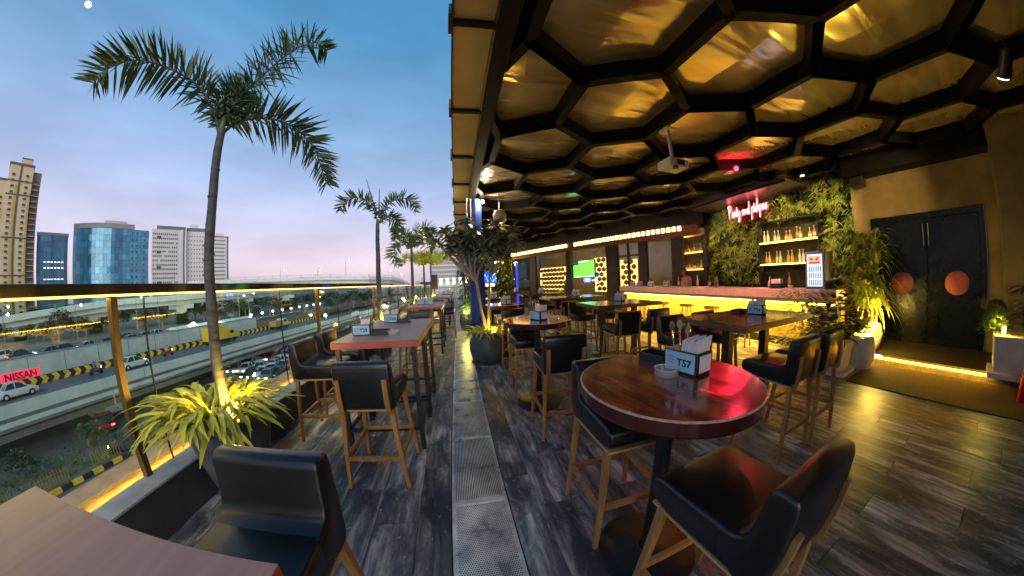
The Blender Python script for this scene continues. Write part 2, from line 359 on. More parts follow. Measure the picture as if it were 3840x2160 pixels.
for k in range(9):
    y = 1.28+k*2.88-2.88
    MB().box(RX-.065, RX-.015, y-.022, y+.022, .336, 1.523).ob('post', POSTM, rl)
for k in range(17):
    y0 = -1.88+k*1.695
    MB().box(RX-.046, RX-.034, y0+.004, y0+1.691, .337, 1.520).ob('glass_panel', RAILG, rl)
    MB().box(RX-.047, RX-.033, y0-.003, y0+.003, .34, 1.520).ob('panel_joint', STEELD, rl)
for y, s in ((1.0, 4.2), (5.2, 4.2), (9.4, 4.2), (14, 5), (20, 7)):
    lamp('rail_light', 'AREA', (RX-.065, y+s/2-1.2, 1.515), 2.6*s, (1, .55, .10), rl, size=.03, size_y=s)
    lamp('channel_light', 'AREA', (-2.29, y+s/2-1.2, .385), .8*s, (1, .55, .10), rl, size=.03, size_y=s)

# ------------------------------------------------------------------ canopy edge, ceiling
ZB, ZT = 3.55, 3.76
can = thing('canopy_fascia', 'strip of beige canopy panels between black crossbars along the roof edge', 'canopy')
FASC = mat('beige fascia panel', (.42, .31, .14), .45, var=.12, scale=1.5, rvar=.1)
k = 0; y = 1.72-1.24*3
while y < 24:
    MB().box(-.035, .30, y+.03, y+1.21, ZB+.012, ZB+.03).ob('fascia_panel', FASC, can)
    MB().box(-.06, .325, y-.03, y+.03, ZB-.02, ZB+.05).ob('crossbar', BEAM, can)
    MB().box(-.075, -.04, y-.10, y+.10, ZB-.03, ZB+.09).ob('bracket', STEELD, can)
    y += 1.24
MB().box(-.05, -.035, -4, 25, ZB, ZB+.09).ob('edge_trim', STEELD, can)
MB().box(.305, .46, -4, 25, ZB-.06, ZB+.26).ob('edge_beam', BEAM, can, bevel=.01)
MB().tube([(.30, -4, ZB+.0), (.30, 25, ZB+.0)], .018, 6).ob('pipe', STEELD, can)
ce = struct(MB().box(.30, 9.5, -5, 29, ZT+.05, ZT+.25).ob('ceiling', BEAM))
GOLD = bpy.data.materials.new('amber gloss ceiling panel'); GOLD.use_nodes = True; MATS['GOLD'] = GOLD
N = GOLD.node_tree.nodes; L = GOLD.node_tree.links; b = N['Principled BSDF']
b.inputs['Metallic'].default_value = .62; b.inputs['Roughness'].default_value = .18; b.inputs['Coat Weight'].default_value = .35; b.inputs['Coat Roughness'].default_value = .07
t = N.new('ShaderNodeTexCoord'); oi = N.new('ShaderNodeObjectInfo'); mp = N.new('ShaderNodeMapping'); mp.inputs['Scale'].default_value = (.5, 3.2, 1); mp.inputs['Rotation'].default_value = (0, 0, rad(-24)); vs_ = N.new('ShaderNodeVectorMath'); vs_.operation = 'SCALE'; vs_.inputs['Scale'].default_value = 19.; cb_ = N.new('ShaderNodeCombineXYZ'); L.new(oi.outputs['Random'], cb_.inputs[0]); L.new(oi.outputs['Random'], cb_.inputs[1]); L.new(cb_.outputs[0], vs_.inputs[0]); L.new(vs_.outputs[0], mp.inputs['Location'])
wv = N.new('ShaderNodeTexNoise'); wv.inputs['Scale'].default_value = 1.25; wv.inputs['Detail'].default_value = 1.6; wv.inputs['Distortion'].default_value = .9
L.new(t.outputs['Object'], mp.inputs[0]); L.new(mp.outputs[0], wv.inputs['Vector'])
bp = N.new('ShaderNodeBump'); bp.inputs['Strength'].default_value = .36; bp.inputs['Distance'].default_value = .08; L.new(wv.outputs['Fac'], bp.inputs['Height']); L.new(bp.outputs[0], b.inputs['Normal'])
rp = N.new('ShaderNodeValToRGB'); rp.color_ramp.elements[0].color = (.60, .46, .24, 1); rp.color_ramp.elements[1].color = (.90, .76, .48, 1); rp.color_ramp.elements[0].position = .3; rp.color_ramp.elements[1].position = .7
L.new(wv.outputs['Fac'], rp.inputs[0]); L.new(rp.outputs[0], b.inputs['Base Color'])
ROW, PIT, SS = 1.271, 1.435, 1.271/1.5
edges = set(); hexes = []
for n in range(-4, 14):
    cy = 1.435+ROW*n
    for q in range(-2, 6):
        cx = (2.77 if n % 2 == 0 else 2.05)+PIT*q
        if cx < -.1 or cx > 8.6: continue
        V_ = [(cx, cy-SS), (cx+PIT/2, cy-SS/2), (cx+PIT/2, cy+SS/2), (cx, cy+SS), (cx-PIT/2, cy+SS/2), (cx-PIT/2, cy-SS/2)]
        hexes.append((cx, cy, V_))
        for i in range(6):
            a, c = V_[i], V_[(i+1) % 6]; a = (round(a[0], 2), round(a[1], 2)); c = (round(c[0], 2), round(c[1], 2))
            edges.add((min(a, c), max(a, c)))
for cx, cy, V_ in hexes:
    P_ = [(max(.40, x)-cx, yy-cy) for x, yy in V_]
    if max(p[0] for p in P_)+cx < .5: continue
    sag = .05
    vs = [(x, yy, 0) for x, yy in P_]+[(sum(p[0] for p in P_)/6, sum(p[1] for p in P_)/6, -sag)]
    me = MB().add(vs, [(i, (i+1) % 6, 6) for i in range(6)])
    # a gently bellied stretched sheet, subdivided so that reflections bend
    me2 = me.mesh('ceiling_panel', GOLD, smooth=False, recalc=False)
    o = link('ceiling_panel', me2, ce, (cx, cy, ZT))
    m = MB().bar((-.60, .18*sin(cx*7), .006-.012), (.60, -.12+.1*cos(cy*5), .006-.012), .012, .006)
for (a, c) in edges:
    if max(a[0], c[0]) < .42 or min(a[0], c[0]) > 8.5: continue
    ax, cx_ = max(.42, a[0]), max(.42, c[0])
    MB().bar((ax, a[1], (ZB+ZT)/2-.002), (cx_, c[1], (ZB+ZT)/2-.002), .105, ZT-ZB-.01).ob('ceiling_beam', BEAM, ce)
# ------------------------------------------------------------------ door wall, doors
WX = 7.70
dw = thing('door_wall', 'ochre limewashed wall around the black double doors', 'wall')
MB().box(WX, WX+.3, 1.72, 2.06, 0, ZT).ob('wall_panel', OCHRE, dw); MB().box(WX, WX+.3, -.29, 1.72, 2.52, ZT).ob('wall_panel', OCHRE, dw); MB().box(WX, WX+.3, -.50, -.29, 0, ZT).ob('wall_panel', OCHRE, dw)
MB().box(7.2, 8.0, -4.5, -.50, 0, ZT).ob('pier', mat('olive limewash pier', (.20, .16, .08), .85, col2=(.11, .09, .05), scale=1.2, bump=.08), dw)
MB().box(7.2, WX-.002, -.50, 2.06, 3.34, ZT-.02).ob('soffit_beam', BEAM, dw)
dd = thing('double_door', 'black double doors with round copper plates under the ochre wall', 'door', (WX-.01, .72, .15))
MB().box(-.03, .1, -1.0, -.90, 0, 2.36).ob('frame', DOORM, dd); MB().box(-.03, .1, .90, 1.0, 0, 2.36).ob('frame', DOORM, dd); MB().box(-.03, .1, -.90, .90, 2.26, 2.36).ob('frame', DOORM, dd)
MB().box(.101, .13, -1.0, 1.0, -.1, 2.37).ob('backing', DOORM, dd)
for s in (-1, 1):
    lf = MB().box(.02, .08, min(s*.006, s*.895), max(s*.006, s*.895), .001, 2.255).ob('door_leaf', DOORM, dd, bevel=.006)
    dc = MB(); dc.lathe([(.205, 0), (.205, .012), (.19, .02), (0.001, .02)], n=40)
    me = dc.mesh('handle_plate', COPPER, smooth=True); o = link('handle_plate', me, lf, (.02, s*(.50 if s < 0 else .46), 1.10)); o.rotation_euler = (0, -pi/2, 0)
    MB().box(-.055, -.035, s*.045-.009, s*.045+.009, 1.76, 2.16).ob('pull_bar', mat('dull steel', (.3, .28, .24), .4, metal=.8), lf)
rw_ = thing('sun_block_wall', 'unseen dark wall added behind the camera to keep the sun off the covered side', 'wall', (0, -2.7, 0)); MB().box(1.3, 7.2, -.2, 0, 0, ZT).ob('wall', DARKWALL, rw_); MB().box(1.3, 7.2, 0.001, .03, 0, .12).ob('skirting', BLACKM, rw_)  # added out of view to block the sun and darken the right side
st = struct(MB().box(6.22, WX+.02, -1.4, 1.98, -.012, .148).ob('door_step', mat('dark timber step', (.045, .032, .02), .5, var=.4, scale=3, stretch=(1, 8, 1))))
MB().box(6.19, 6.219, -.45, 1.62, .085, .115).ob('step_light', emis('step light', (1, .55, .03), 3.5), st)
MB().box(6.188, 6.2185, 1.2, 1.62, .116, .135).ob('bare_light', emis('step light bare', (1, .80, .5), 8), st)
lamp('step_glow', 'AREA', (6.175, .6, .10), 12, (1, .58, .05), st, size=.03, size_y=2.0, rot=(0, rad(-62), 0))
mt = struct(MB().box(4.86, 6.18, -1.6, 1.36, -.002, .012).ob('door_mat', mat('brown coir mat', (.035, .027, .012), .95, var=.6, scale=60, bump=.6)))
# ------------------------------------------------------------------ bar back wall
BX = 8.0
bw = thing('bar_back_wall', 'dark wall behind the bar between the living wall panels', 'wall')
MB().box(BX+.02, BX+.3, 2.06, 7.9, 0, ZT).ob('wall', DARKWALL, bw)

# ================================================================== THE BAR
lw = thing('living_wall', 'living wall of trailing foliage around the bar shelves', 'green wall')
MB().box(BX-.03, BX+.018, 2.08, 6.36, 1.1, 3.70).ob('backing', mat('mossy backing', (.012, .018, .006), .9, var=.5, scale=9), lw)
def clump_ok(y, z): return not (2.86 < y < 4.55 and z < 2.92)
m = MB(); rnd = random.Random(5)
clumps = []
for i in range(420):
    y = rnd.uniform(2.1, 6.34); z = rnd.uniform(1.2, 3.72)
    if clump_ok(y, z): clumps.append((y, z, rnd.choice((0, 0, 1, 1, 2, 3))))
for y, z, kind in clumps:
    nl = (14, 10, 16, 7)[kind]
    for j in range(nl):
        a = rnd.uniform(0, 2*pi); out = rnd.uniform(.25, 1)
        d = Vector((-out, cos(a)*.8, sin(a)*.8+.15)); Ln = rnd.uniform(.09, .19)*(1, 1.2, 1.8, 1.3)[kind]; w = (.075, .10, .03, .13)[kind]*rnd.uniform(.7, 1.2)
        if kind == 2: d = Vector((-out*.8, cos(a), -.4+rnd.uniform(-.3, .6)))
        m.leaf((BX-.03-rnd.uniform(0, .10), y+rnd.gauss(0, .05), z+rnd.gauss(0, .05)), d, Ln, w, up=(-.6, .2, .7), droop=.5, segs=2, mi=kind)
tag(m.ob('foliage', [LEAFM, LEAFW, mat('lime trailing leaf', (.30, .32, .05), .5, col2=(.12, .16, .02), scale=3), mat('bronze leaf', (.13, .10, .02), .5, col2=(.05, .07, .015), scale=3)], lw, recalc=False), kind='stuff')
# shelves with bottles
SHW = mat('smoky shelf back', (.055, .05, .045), .35, var=.2)
LEDY = emis('yellow shelf light', (1, .60, .08), 4)
LEDO = emis('orange shelf light', (1, .42, .06), 3)
def bottle_mesh(kind):
    prof = {0: [(.032, 0), (.034, .01), (.034, .15), (.028, .18), (.012, .21), (.011, .27), (.013, .275), (.013, .29)],
            1: [(.040, 0), (.042, .02), (.042, .11), (.036, .14), (.013, .165), (.012, .235), (.014, .25)],
            2: [(.030, 0), (.036, .05), (.033, .17), (.012, .24), (.011, .31), (.013, .32)]}[kind]
    return prof
def shelf_unit(name, label, y0, y1, levels, ztop, zbot, led, prefix, pick):
    u = thing(name, label, 'shelf', (BX-.16, 0, 0)); u.location = (0, 0, 0)
    MB().box(BX-.028, BX-.0005, y0, y1, zbot, ztop).ob('back_panel', SHW, u)
    for yy in (y0-.03, y1): MB().box(BX-.26, BX-.03, yy, yy+.03, zbot, ztop).ob('side_panel', STEELD, u)
    MB().box(BX-.26, BX-.03, y0, y1, ztop-.03, ztop).ob('top_panel', STEELD, u)
    for li, z in enumerate(levels):
        s = MB().box(BX-.25, BX-.03, y0+.002, y1-.002, z-.03, z).ob('shelf_board', mat('shelf glass amber', (.45, .28, .08), .3), u)
        MB().box(BX-.268, BX-.251, y0+.002, y1-.002, z-.032, z-.002).ob('light_strip', led, s)
        lamp('shelf_glow', 'AREA', (BX-.05, (y0+y1)/2, z+.02), 2.6*(y1-y0), (1, .55, .10), u, size=.03, size_y=y1-y0-.05, rot=(0, pi, 0))
    return u
ORD = ['first', 'second', 'third', 'fourth', 'fifth', 'sixth', 'seventh', 'eighth', 'ninth', 'tenth', 'eleventh', 'twelfth', 'thirteenth', 'fourteenth', 'fifteenth', 'sixteenth']
BCOL = {'clear': (.75, .78, .72), 'amber': (.75, .30, .05), 'honey': (.72, .50, .12), 'rose': (.75, .25, .15), 'dark': (.04, .05, .03), 'pale': (.7, .66, .45)}
def bottle(y, z, kind, colr, label, grp, x=None):
    c = BCOL[colr]; b = thing('bottle', label, 'bottle', (x or BX-.14, y, z+.001), 0, grp); pr = bottle_mesh(kind)
    gl = mat('bottle '+colr, c, .12, trans=.35 if colr != 'dark' else 0., spec=.6)
    key = 'bm%d%s' % (kind, colr)
    if key not in PM:
        PM[key] = MB().lathe(pr, n=12).mesh('glass_body', gl, smooth=True)
        PM[key+'l'] = MB().lathe([(pr[2][0]+.001, pr[2][1]*.35), (pr[2][0]+.001, pr[2][1]*.85)], n=12, capb=False, capt=False).mesh('paper_label', mat('bottle label '+colr, (.6, .52, .38) if colr != 'honey' else (.65, .42, .05), .6), recalc=False)
        PM[key+'c'] = MB().lathe([(pr[-1][0]+.001, pr[-1][1]-.03), (pr[-1][0]+.001, pr[-1][1]+.004)], n=10).mesh('cap', mat('bottle cap', (.5, .45, .4), .35, metal=.6))
    link('glass_body', PM[key], b); link('paper_label', PM[key+'l'], b); link('cap', PM[key+'c'], b)
shelf_unit('bar_shelf', 'lit two-level bottle shelf framed by the living wall', 2.92, 4.46, (2.30, 1.735), 2.85, 1.16, LEDY, 'right', 0)
for i, (y, k, c) in enumerate([(4.36, 2, 'clear'), (4.26, 2, 'clear'), (4.06, 0, 'clear'), (3.96, 0, 'pale'), (3.74, 1, 'amber'), (3.64, 1, 'amber'), (3.45, 2, 'rose'), (3.37, 0, 'rose'), (3.13, 1, 'rose'), (3.02, 0, 'rose')]):
    bottle(y, 2.30, k, c, '%s bottle, %s from the left on the upper shelf below the neon' % (c, ORD[i]), 'bottles on the upper right shelf')
for i, (y, k, c) in enumerate([(4.34, 2, 'honey'), (4.25, 2, 'honey'), (4.03, 2, 'pale'), (3.94, 2, 'pale'), (3.72, 2, 'honey'), (3.62, 2, 'honey'), (3.42, 2, 'clear'), (3.33, 2, 'clear')]):
    bottle(y, 1.735, k, c, '%s bottle, %s from the left on the lower shelf behind the fridge' % (c, ORD[i]), 'bottles on the lower right shelf')
shelf_unit('bar_shelf', 'three-level orange lit bottle shelf left of the living wall', 6.48, 7.58, (2.88, 2.29, 1.71), 3.1, 1.2, LEDO, 'left', 1)
MB().box(BX-.55, BX-.0, 6.40, 7.66, 3.02, 3.66).ob('fascia_box', mat('grey metal fascia', (.16, .14, .12), .4, metal=.3, var=.2), bpy.data.objects['bar_shelf.001'])
for zi, (z, nm) in enumerate(((2.88, 'top'), (2.29, 'middle'), (1.71, 'bottom'))):
    for i, (y, k, c) in enumerate([(7.46, 0, 'clear'), (7.2, 1, 'amber'), (6.95, 0, 'dark' if zi == 2 else 'pale'), (6.66, 0, 'rose' if zi != 1 else 'clear')]):
        bottle(y, z, k, c, '%s bottle, %s from the left on the %s shelf of the orange unit' % (c, ORD[i], nm), 'bottles on the left shelf unit')
# counter
CX = 6.0
bc = thing('bar_counter', 'long bar counter with pale stone edge and glowing yellow front', 'bar counter')
STONE = mat('stone tinted with pink light', (.90, .60, .50), .45, var=.12, scale=3, coat=.2)  # the pink light on the counter edge is put into this colour
PLAST = mat('rough ochre counter front', (.42, .30, .10), .8, col2=(.30, .20, .06), scale=2.5, bump=.15)
MB().box(CX, CX+.72, 1.95, 8.9, 1.00, 1.175).ob('counter_top', STONE, bc, bevel=.01)
MB().box(CX+.02, CX+.7, 1.97, 8.88, .93, .999).ob('under_top_panel', mat('grey stone lip', (.30, .27, .22), .5), bc)  # grey panel just below the counter top
MB().box(CX+.30, CX+.66, 2.0, 8.85, 0, .93).ob('counter_front', PLAST, bc)
MB().box(CX+.04, CX+.07, 2.0, 8.85, .905, .929).ob('light_line', emis('counter light', (1, .62, .05), 12), bc)
for y in (3.1, 5.4, 7.7): lamp('counter_glow', 'AREA', (CX+.12, y, .90), 38, (1, .62, .05), bc, size=.05, size_y=2.2, rot=(0, rad(-12), 0))
MB().box(CX+.296, CX+.299, 2.02, 8.83, .0, .17).ob('skirting', STEELD, bc)
for y0 in (4.45, 5.3, 6.2, 7.1):
    k = int(y0*10)
    for j in range(6):
        yy = y0+j*.13; MB().prism([(yy-.05, .19), (yy+.05, .19), (yy, .32)], 'x', CX+.292, CX+.2985).ob('chevron_tile', mat('chevron tile', (.16, .10, .03), .6), bc)
MB().box(CX+.06, CX+.29, 1.958, 2.5, 0, .925).ob('end_block', mat('dark slate block', (.035, .042, .05), .5, var=.4, scale=3), bc)
MB().box(BX-.62, BX-.03, 2.3, 7.8, .0, .92).ob('back_counter', STEELD, bc)
# bar stools
def stool(loc, label):
    t = thing('bar_stool', label, 'stool', loc, .2, 'round stools along the bar')
    MB().lathe([(.16, .0), (.185, .012), (.185, .045), (.165, .06), (.001, .062)], (0, 0, .72), 24).ob('seat', mat('ochre stool seat', (.42, .32, .10), .6, var=.2), t, smooth=True)
    for a in range(4):
        an = pi/4+a*pi/2; MB().bar((.10*cos(an), .10*sin(an), .72), (.19*cos(an), .19*sin(an), 0), .026).ob('leg', BRASS, t)
    for a in range(4):
        p = pi/4+a*pi/2; q = p+pi/2; r_ = .155; MB().bar((r_*cos(p), r_*sin(p), .28), (r_*cos(q), r_*sin(q), .28), .018).ob('footrest', BRASS, t)
for i, y in enumerate((3.62, 4.42, 5.2, 6.05, 6.9)):
    stool((5.55, y, 0), 'round ochre bar stool by the glowing counter, %s from the fridge end' % ORD[i])
# fridge
fr = thing('drinks_fridge', 'small glowing drinks fridge with red and yellow logo on the counter', 'fridge', (6.45, 2.43, 1.176))
MB().box(-.20, .24, -.19, .19, 0, .70).ob('body', mat('grey fridge case', (.20, .22, .25), .35, metal=.3), fr, bevel=.01)
MB().box(-.212, -.201, -.165, .165, .04, .66).ob('door', mat('fridge door frame', (.32, .35, .40), .35), fr)
MB().box(-.216, -.2125, -.14, .14, .055, .645).ob('lit_window', emis('cold fridge light', (.55, .70, 1), .95), fr)
MB().box(-.22, -.2165, -.125, .125, .46, .62).ob('logo_panel', emis('pink logo light', (1, .28, .28), .7), fr)
me = MB().lathe([(.034, 0), (.034, .002)], n=20).mesh('logo_sun', emis('logo yellow', (1, .6, .03), .9)); o = link('logo_sun', me, fr, (-.2205, 0, .565)); o.rotation_euler = (0, -pi/2, 0)
for s in (-1, 1):
    pl = [(s*.012, .545), (s*.05, .535), (s*.095, .56), (s*.075, .585), (s*.035, .582), (s*.02, .57)]
    MB().prism([(y, z) for y, z in (pl if s > 0 else pl[::-1])], 'x', -.2245, -.2232).ob('logo_bull', emis('logo red', (1, .03, .02), .6), fr)
MB().box(-.2235, -.2205, -.10, .10, .475, .505).ob('logo_strip', emis('logo red', (1, .03, .02), .6), fr)
CANM = mat('blue silver can', (.04, .07, .35), .3, metal=.4)
for r_ in range(3):
    MB().box(-.2185, -.2166, -.138, .138, .075+r_*.125, .083+r_*.125).ob('rack', STEELD, fr)
    for c in range(7): MB().box(-.2195, -.2168, -.125+c*.036, -.105+c*.036, .085+r_*.125, .175+r_*.125).ob('can', CANM, fr)
# counter-top things
def simple(name, label, cat, mbs, loc, group=None):
    t = thing(name, label, cat, loc, 0, group)
    for nm, mb_, mt_, sm in mbs: mb_.ob(nm, mt_, t, smooth=sm)
    return t
simple('steel_shaker', 'brushed steel shaker standing on the counter below the neon', 'shaker', [('cup', MB().lathe([(.045, 0), (.06, .13), (.06, .16)], n=16), CHROME, True), ('lid', MB().lathe([(.061, .161), (.05, .20), (.03, .24), (.028, .26)], n=16), CHROME, True)], (6.12, 4.72, 1.176))
simple('napkin_box', 'black box of white napkins on the counter left of the fridge', 'box', [('box', MB().box(-.09, .09, -.12, .12, 0, .10), CADDY, False), ('napkins', MB().box(-.06, .06, -.10, .10, .10, .19), NAPKIN, False)], (6.3, 3.25, 1.176))
simple('white_cup', 'small white cup on the counter beside the fridge', 'cup', [('cup', MB().lathe([(.035, 0), (.055, .07)], n=14), WHITEP, True), ('saucer', MB().lathe([(.07, -.001), (.075, .008)], n=14), WHITEP, True)], (6.10, 2.86, 1.177))
for i, (y, c) in enumerate(((6.35, 'rose'), (6.2, 'clear'), (5.62, 'honey'), (5.2, 'amber'), (3.5, 'pale'), (3.05, 'honey'))):
    bottle(y, 1.176, i % 3, c, '%s bottle standing on the bar counter, %s from its far end' % (c, ORD[i]), 'bottles on the bar counter', x=6.45)
for i_, y_ in enumerate((2.7, 4.0, 5.6)):
    t = thing('ceiling_spotlight', 'small ceiling spotlight over the living wall, %s from the doors' % ORD[i_], 'spotlight', (6.75, y_, 3.545), 0, 'ceiling spotlights'); MB().lathe([(.05, -.05), (.055, -.03), (.055, 0)], n=14).ob('body', BLACKM, t); MB().lathe([(.04, -.056), (.04, -.0505)], n=14).ob('lens', emis('ceiling spot lens', (1, .85, .5), 7), t)
    lamp('spot_beam', 'SPOT', (.0, 0, -.075), 95, (1, .80, .34), t, size=.04, spot=rad(80), blend=.7).rotation_euler = Vector((1.2, 0, -.75)).to_track_quat('-Z', 'Y').to_euler()
# neon sign: hand-written strokes
GL = {'P': ([[(.05, 0), (.12, 1.0)], [(-.12, .85), (.15, 1.05), (.48, .92), (.42, .62), (.12, .5)]], .55),
 'a': ([[(.34, .38), (.18, .45), (.05, .25), (.12, .05), (.28, .12), (.36, .40), (.36, .12), (.48, .06)]], .48),
 'r': ([[(.0, .1), (.08, .42), (.12, .30), (.30, .40), (.24, .12), (.34, .06)]], .36),
 't': ([[(.14, .75), (.08, .2), (.14, .03), (.28, .1)], [(-.05, .48), (.32, .55)]], .30),
 'y': ([[(.02, .42), (.06, .15), (.2, .12), (.32, .42), (.22, -.30), (.04, -.38), (.0, -.22), (.36, .08)]], .42),
 'n': ([[(.0, .05), (.06, .42), (.1, .2), (.24, .42), (.28, .12), (.40, .06)]], .42),
 'd': ([[(.34, .36), (.16, .42), (.04, .2), (.12, .03), (.30, .14), (.44, .95), (.36, .12), (.48, .06)]], .50),
 'p': ([[(.04, .45), (-.06, -.45)], [(.03, .25), (.16, .46), (.32, .32), (.24, .05), (.06, .08)]], .42),
 'i': ([[(.09, .66), (.05, .42), (.04, .12), (.16, .06)]], .20),
 's': ([[(.0, .1), (.2, .45), (.26, .15), (.12, .0), (.02, .08)]], .32),
 'h': ([[(.0, .03), (.16, .95), (.06, .75), (.04, .1), (.22, .44), (.27, .12), (.40, .06)]], .42), ' ': ([], .28)}
def spl(pts, n=5):
    P = [Vector((a, b, 0)) for a, b in pts]; out = []
    for i in range(len(P)-1):
        p0 = P[max(i-1, 0)]; p1 = P[i]; p2 = P[i+1]; p3 = P[min(i+2, len(P)-1)]
        for k in range(n):
            t = k/n; out.append(.5*((2*p1)+(-p0+p2)*t+(2*p0-5*p1+4*p2-p3)*t*t+(-p0+3*p1-3*p2+p3)*t**3))
    out.append(P[-1]); return out
ns = thing('neon_sign', 'pink white neon lettering hung over the living wall', 'neon sign', (7.55, 5.22, 3.08))
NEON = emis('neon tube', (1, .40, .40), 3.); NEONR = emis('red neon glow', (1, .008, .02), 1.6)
txt = 'Party and pishpas'; tot = sum(GL[c][1] for c in txt); sc = 1.20/tot; x = 0
acr = MB()
for c in txt:
    if GL[c][0]:
        m = MB(); m2 = MB()
        for s_ in GL[c][0]:
            pts = spl(s_)
            m.tube([(-.03, -(x+p.x)*sc, p.y*sc*2.0+.06*(x/tot)) for p in pts], .0058, 6)
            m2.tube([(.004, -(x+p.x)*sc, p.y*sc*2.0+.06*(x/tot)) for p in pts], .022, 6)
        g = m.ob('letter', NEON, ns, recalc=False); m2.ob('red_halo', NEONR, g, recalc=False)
    x += GL[c][1]
MB().box(.035, .045, -1.26, .08, -.02, .012).ob('mounting_bar', STEELD, ns); MB().box(.035, .045, -1.26, .08, .18, .212).ob('mounting_bar', STEELD, ns)
for yy in (-.15, -1.12): MB().tube([(.035, yy, .30), (.035, yy-.02, .62)], .004, 5).ob('hanging_wire', CHROME, ns)
ac = thing('ceiling_duct', 'grey purple duct bulkhead above the neon lettering', 'duct', (7.0, 4.6, 3.2)); ac.location = (0, 0, 0)
MB().prism([(6.6, 3.50), (7.9, 3.50), (7.9, 3.80), (6.75, 3.80)], 'y', 3.0, 6.2).ob('casing', mat('grey duct metal', (.16, .15, .18), .35, metal=.4), ac)
MB().box(6.62, 6.66, 3.05, 6.15, 3.44, 3.495).ob('lip', STEELD, ac)
# bartender: one continuous body
def person(name, label, loc, rz, shirt, hairc, pose, skin=(.30, .17, .10), hair=True):
    t = thing(name, label, 'person', loc, rz)
    V = {'pel': ((0, 0, .95), .15), 'wa': ((0, 0, 1.1), .14), 'ch': ((0, .02, 1.32), .155), 'ne': ((0, .03, 1.48), .06), 'hd': ((0, .06, 1.60), .085), 'ht': ((0, .05, 1.70), .075),
         'sl': ((-.17, .02, 1.42), .07), 'sr': ((.17, .02, 1.42), .07), 'el': ((-.25, .02, 1.16), .048), 'er': ((.25, .02, 1.16), .048), 'wl': ((-.18, .24, 1.12), .034), 'wr': ((.18, .24, 1.12), .034),
         'hl': ((-.15, .32, 1.13), .035), 'hr': ((.15, .32, 1.13), .035), 'kl': ((-.10, .03, .5), .075), 'kr': ((.10, .03, .5), .075), 'fl': ((-.11, 0, .06), .05), 'fr': ((.11, 0, .06), .05), 'tl': ((-.12, .14, .035), .035), 'tr': ((.12, .14, .035), .035),
         'pl': ((-.09, 0, .88), .10), 'pr': ((.09, 0, .88), .10)}
    V.update({k: (v, V[k][1]) for k, v in pose.items()})
    Eg = [('pel', 'wa'), ('wa', 'ch'), ('ch', 'ne'), ('ne', 'hd'), ('hd', 'ht'), ('ch', 'sl'), ('ch', 'sr'), ('sl', 'el'), ('sr', 'er'), ('el', 'wl'), ('er', 'wr'), ('wl', 'hl'), ('wr', 'hr'), ('pel', 'pl'), ('pel', 'pr'), ('pl', 'kl'), ('pr', 'kr'), ('kl', 'fl'), ('kr', 'fr'), ('fl', 'tl'), ('fr', 'tr')]
    ks = list(V); me = bpy.data.meshes.new('body'); me.from_pydata([V[k][0] for k in ks], [(ks.index(a), ks.index(b)) for a, b in Eg], [])
    o = link('body', me, t); md = o.modifiers.new('skin', 'SKIN'); sv = me.skin_vertices[0].data
    for i, k in enumerate(ks): sv[i].radius = (V[k][1], V[k][1]*(.75 if k in ('pel', 'wa', 'ch') else 1)); sv[i].use_root = (k == 'pel')
    o.modifiers.new('sub', 'SUBSURF').levels = 1; o.modifiers['sub'].render_levels = 2
    bpy.context.view_layer.update(); me2 = bpy.data.meshes.new_from_object(o.evaluated_get(bpy.context.evaluated_depsgraph_get()))
    o.modifiers.clear(); o.data = me2; me2.materials.clear()
    for mm in (mat('skin', skin, .5), shirt, mat('dark trousers', (.02, .022, .03), .8)): me2.materials.append(mm)
    for p in me2.polygons:
        c = p.center; p.use_smooth = True
        p.material_index = 0 if (c.z > V['ne'][0][2]-.01 or (abs(c.x) > .1 and c.y > .16 and c.z > .6 and c.z < 1.3)) else (2 if c.z < V['pel'][0][2]-.02 else 1)
    hp = Vector(V['hd'][0]); m = MB()
    for i in range(150 if hair else 0):
        a = random.uniform(0, 2*pi); b_ = random.uniform(-.5, 1.4); d = Vector((cos(a)*cos(b_), sin(a)*cos(b_), sin(b_)))
        if d.y > .35 and d.z < .45: continue
        m.leaf(hp+Vector((0, -.01, .03))+d*.085, d+Vector((0, 0, random.uniform(-.6, .3))), .07, .05, droop=.4, segs=2)
    if hair: m.ob('hair', mat('dark hair', hairc, .5), t, recalc=False)
    for s in (-1, 1):
        MB().lathe([(.001, -.011), (.012, 0), (.001, .011)], n=8).ob('eye', INK, t).location = hp+Vector((s*.032, .078, .015))
    MB().bar(hp+Vector((0, .075, .02)), hp+Vector((0, .105, -.02)), .022).ob('nose', mat('skin', skin, .5), t)
    MB().box(hp.x-.025, hp.x+.025, hp.y+.075, hp.y+.084, hp.z-.05, hp.z-.042).ob('mouth', mat('lips', (.25, .07, .06), .5), t)
    return t
person('person', 'person with dark curly hair in a beige shirt behind the bar', (7.05, 6.55, 0), rad(70), mat('beige shirt', (.42, .30, .17), .8), (.03, .018, .012), {'hd': (0, .10, 1.57), 'ht': (0, .12, 1.66), 'ne': (0, .05, 1.46)})

# ================================================================== FAR FACADE behind the tables (diagonal glass front)
FU = Vector((-.427, .904, 0)); FN = Vector((-.904, -.427, 0)); FA = Vector((7.1, 7.1, 0))
FRZ = math.atan2(FU.y, FU.x)
fc = thing('lounge_facade', 'dark framed glass front of the indoor lounge under the row of lit glass blocks', 'facade', FA, FRZ)
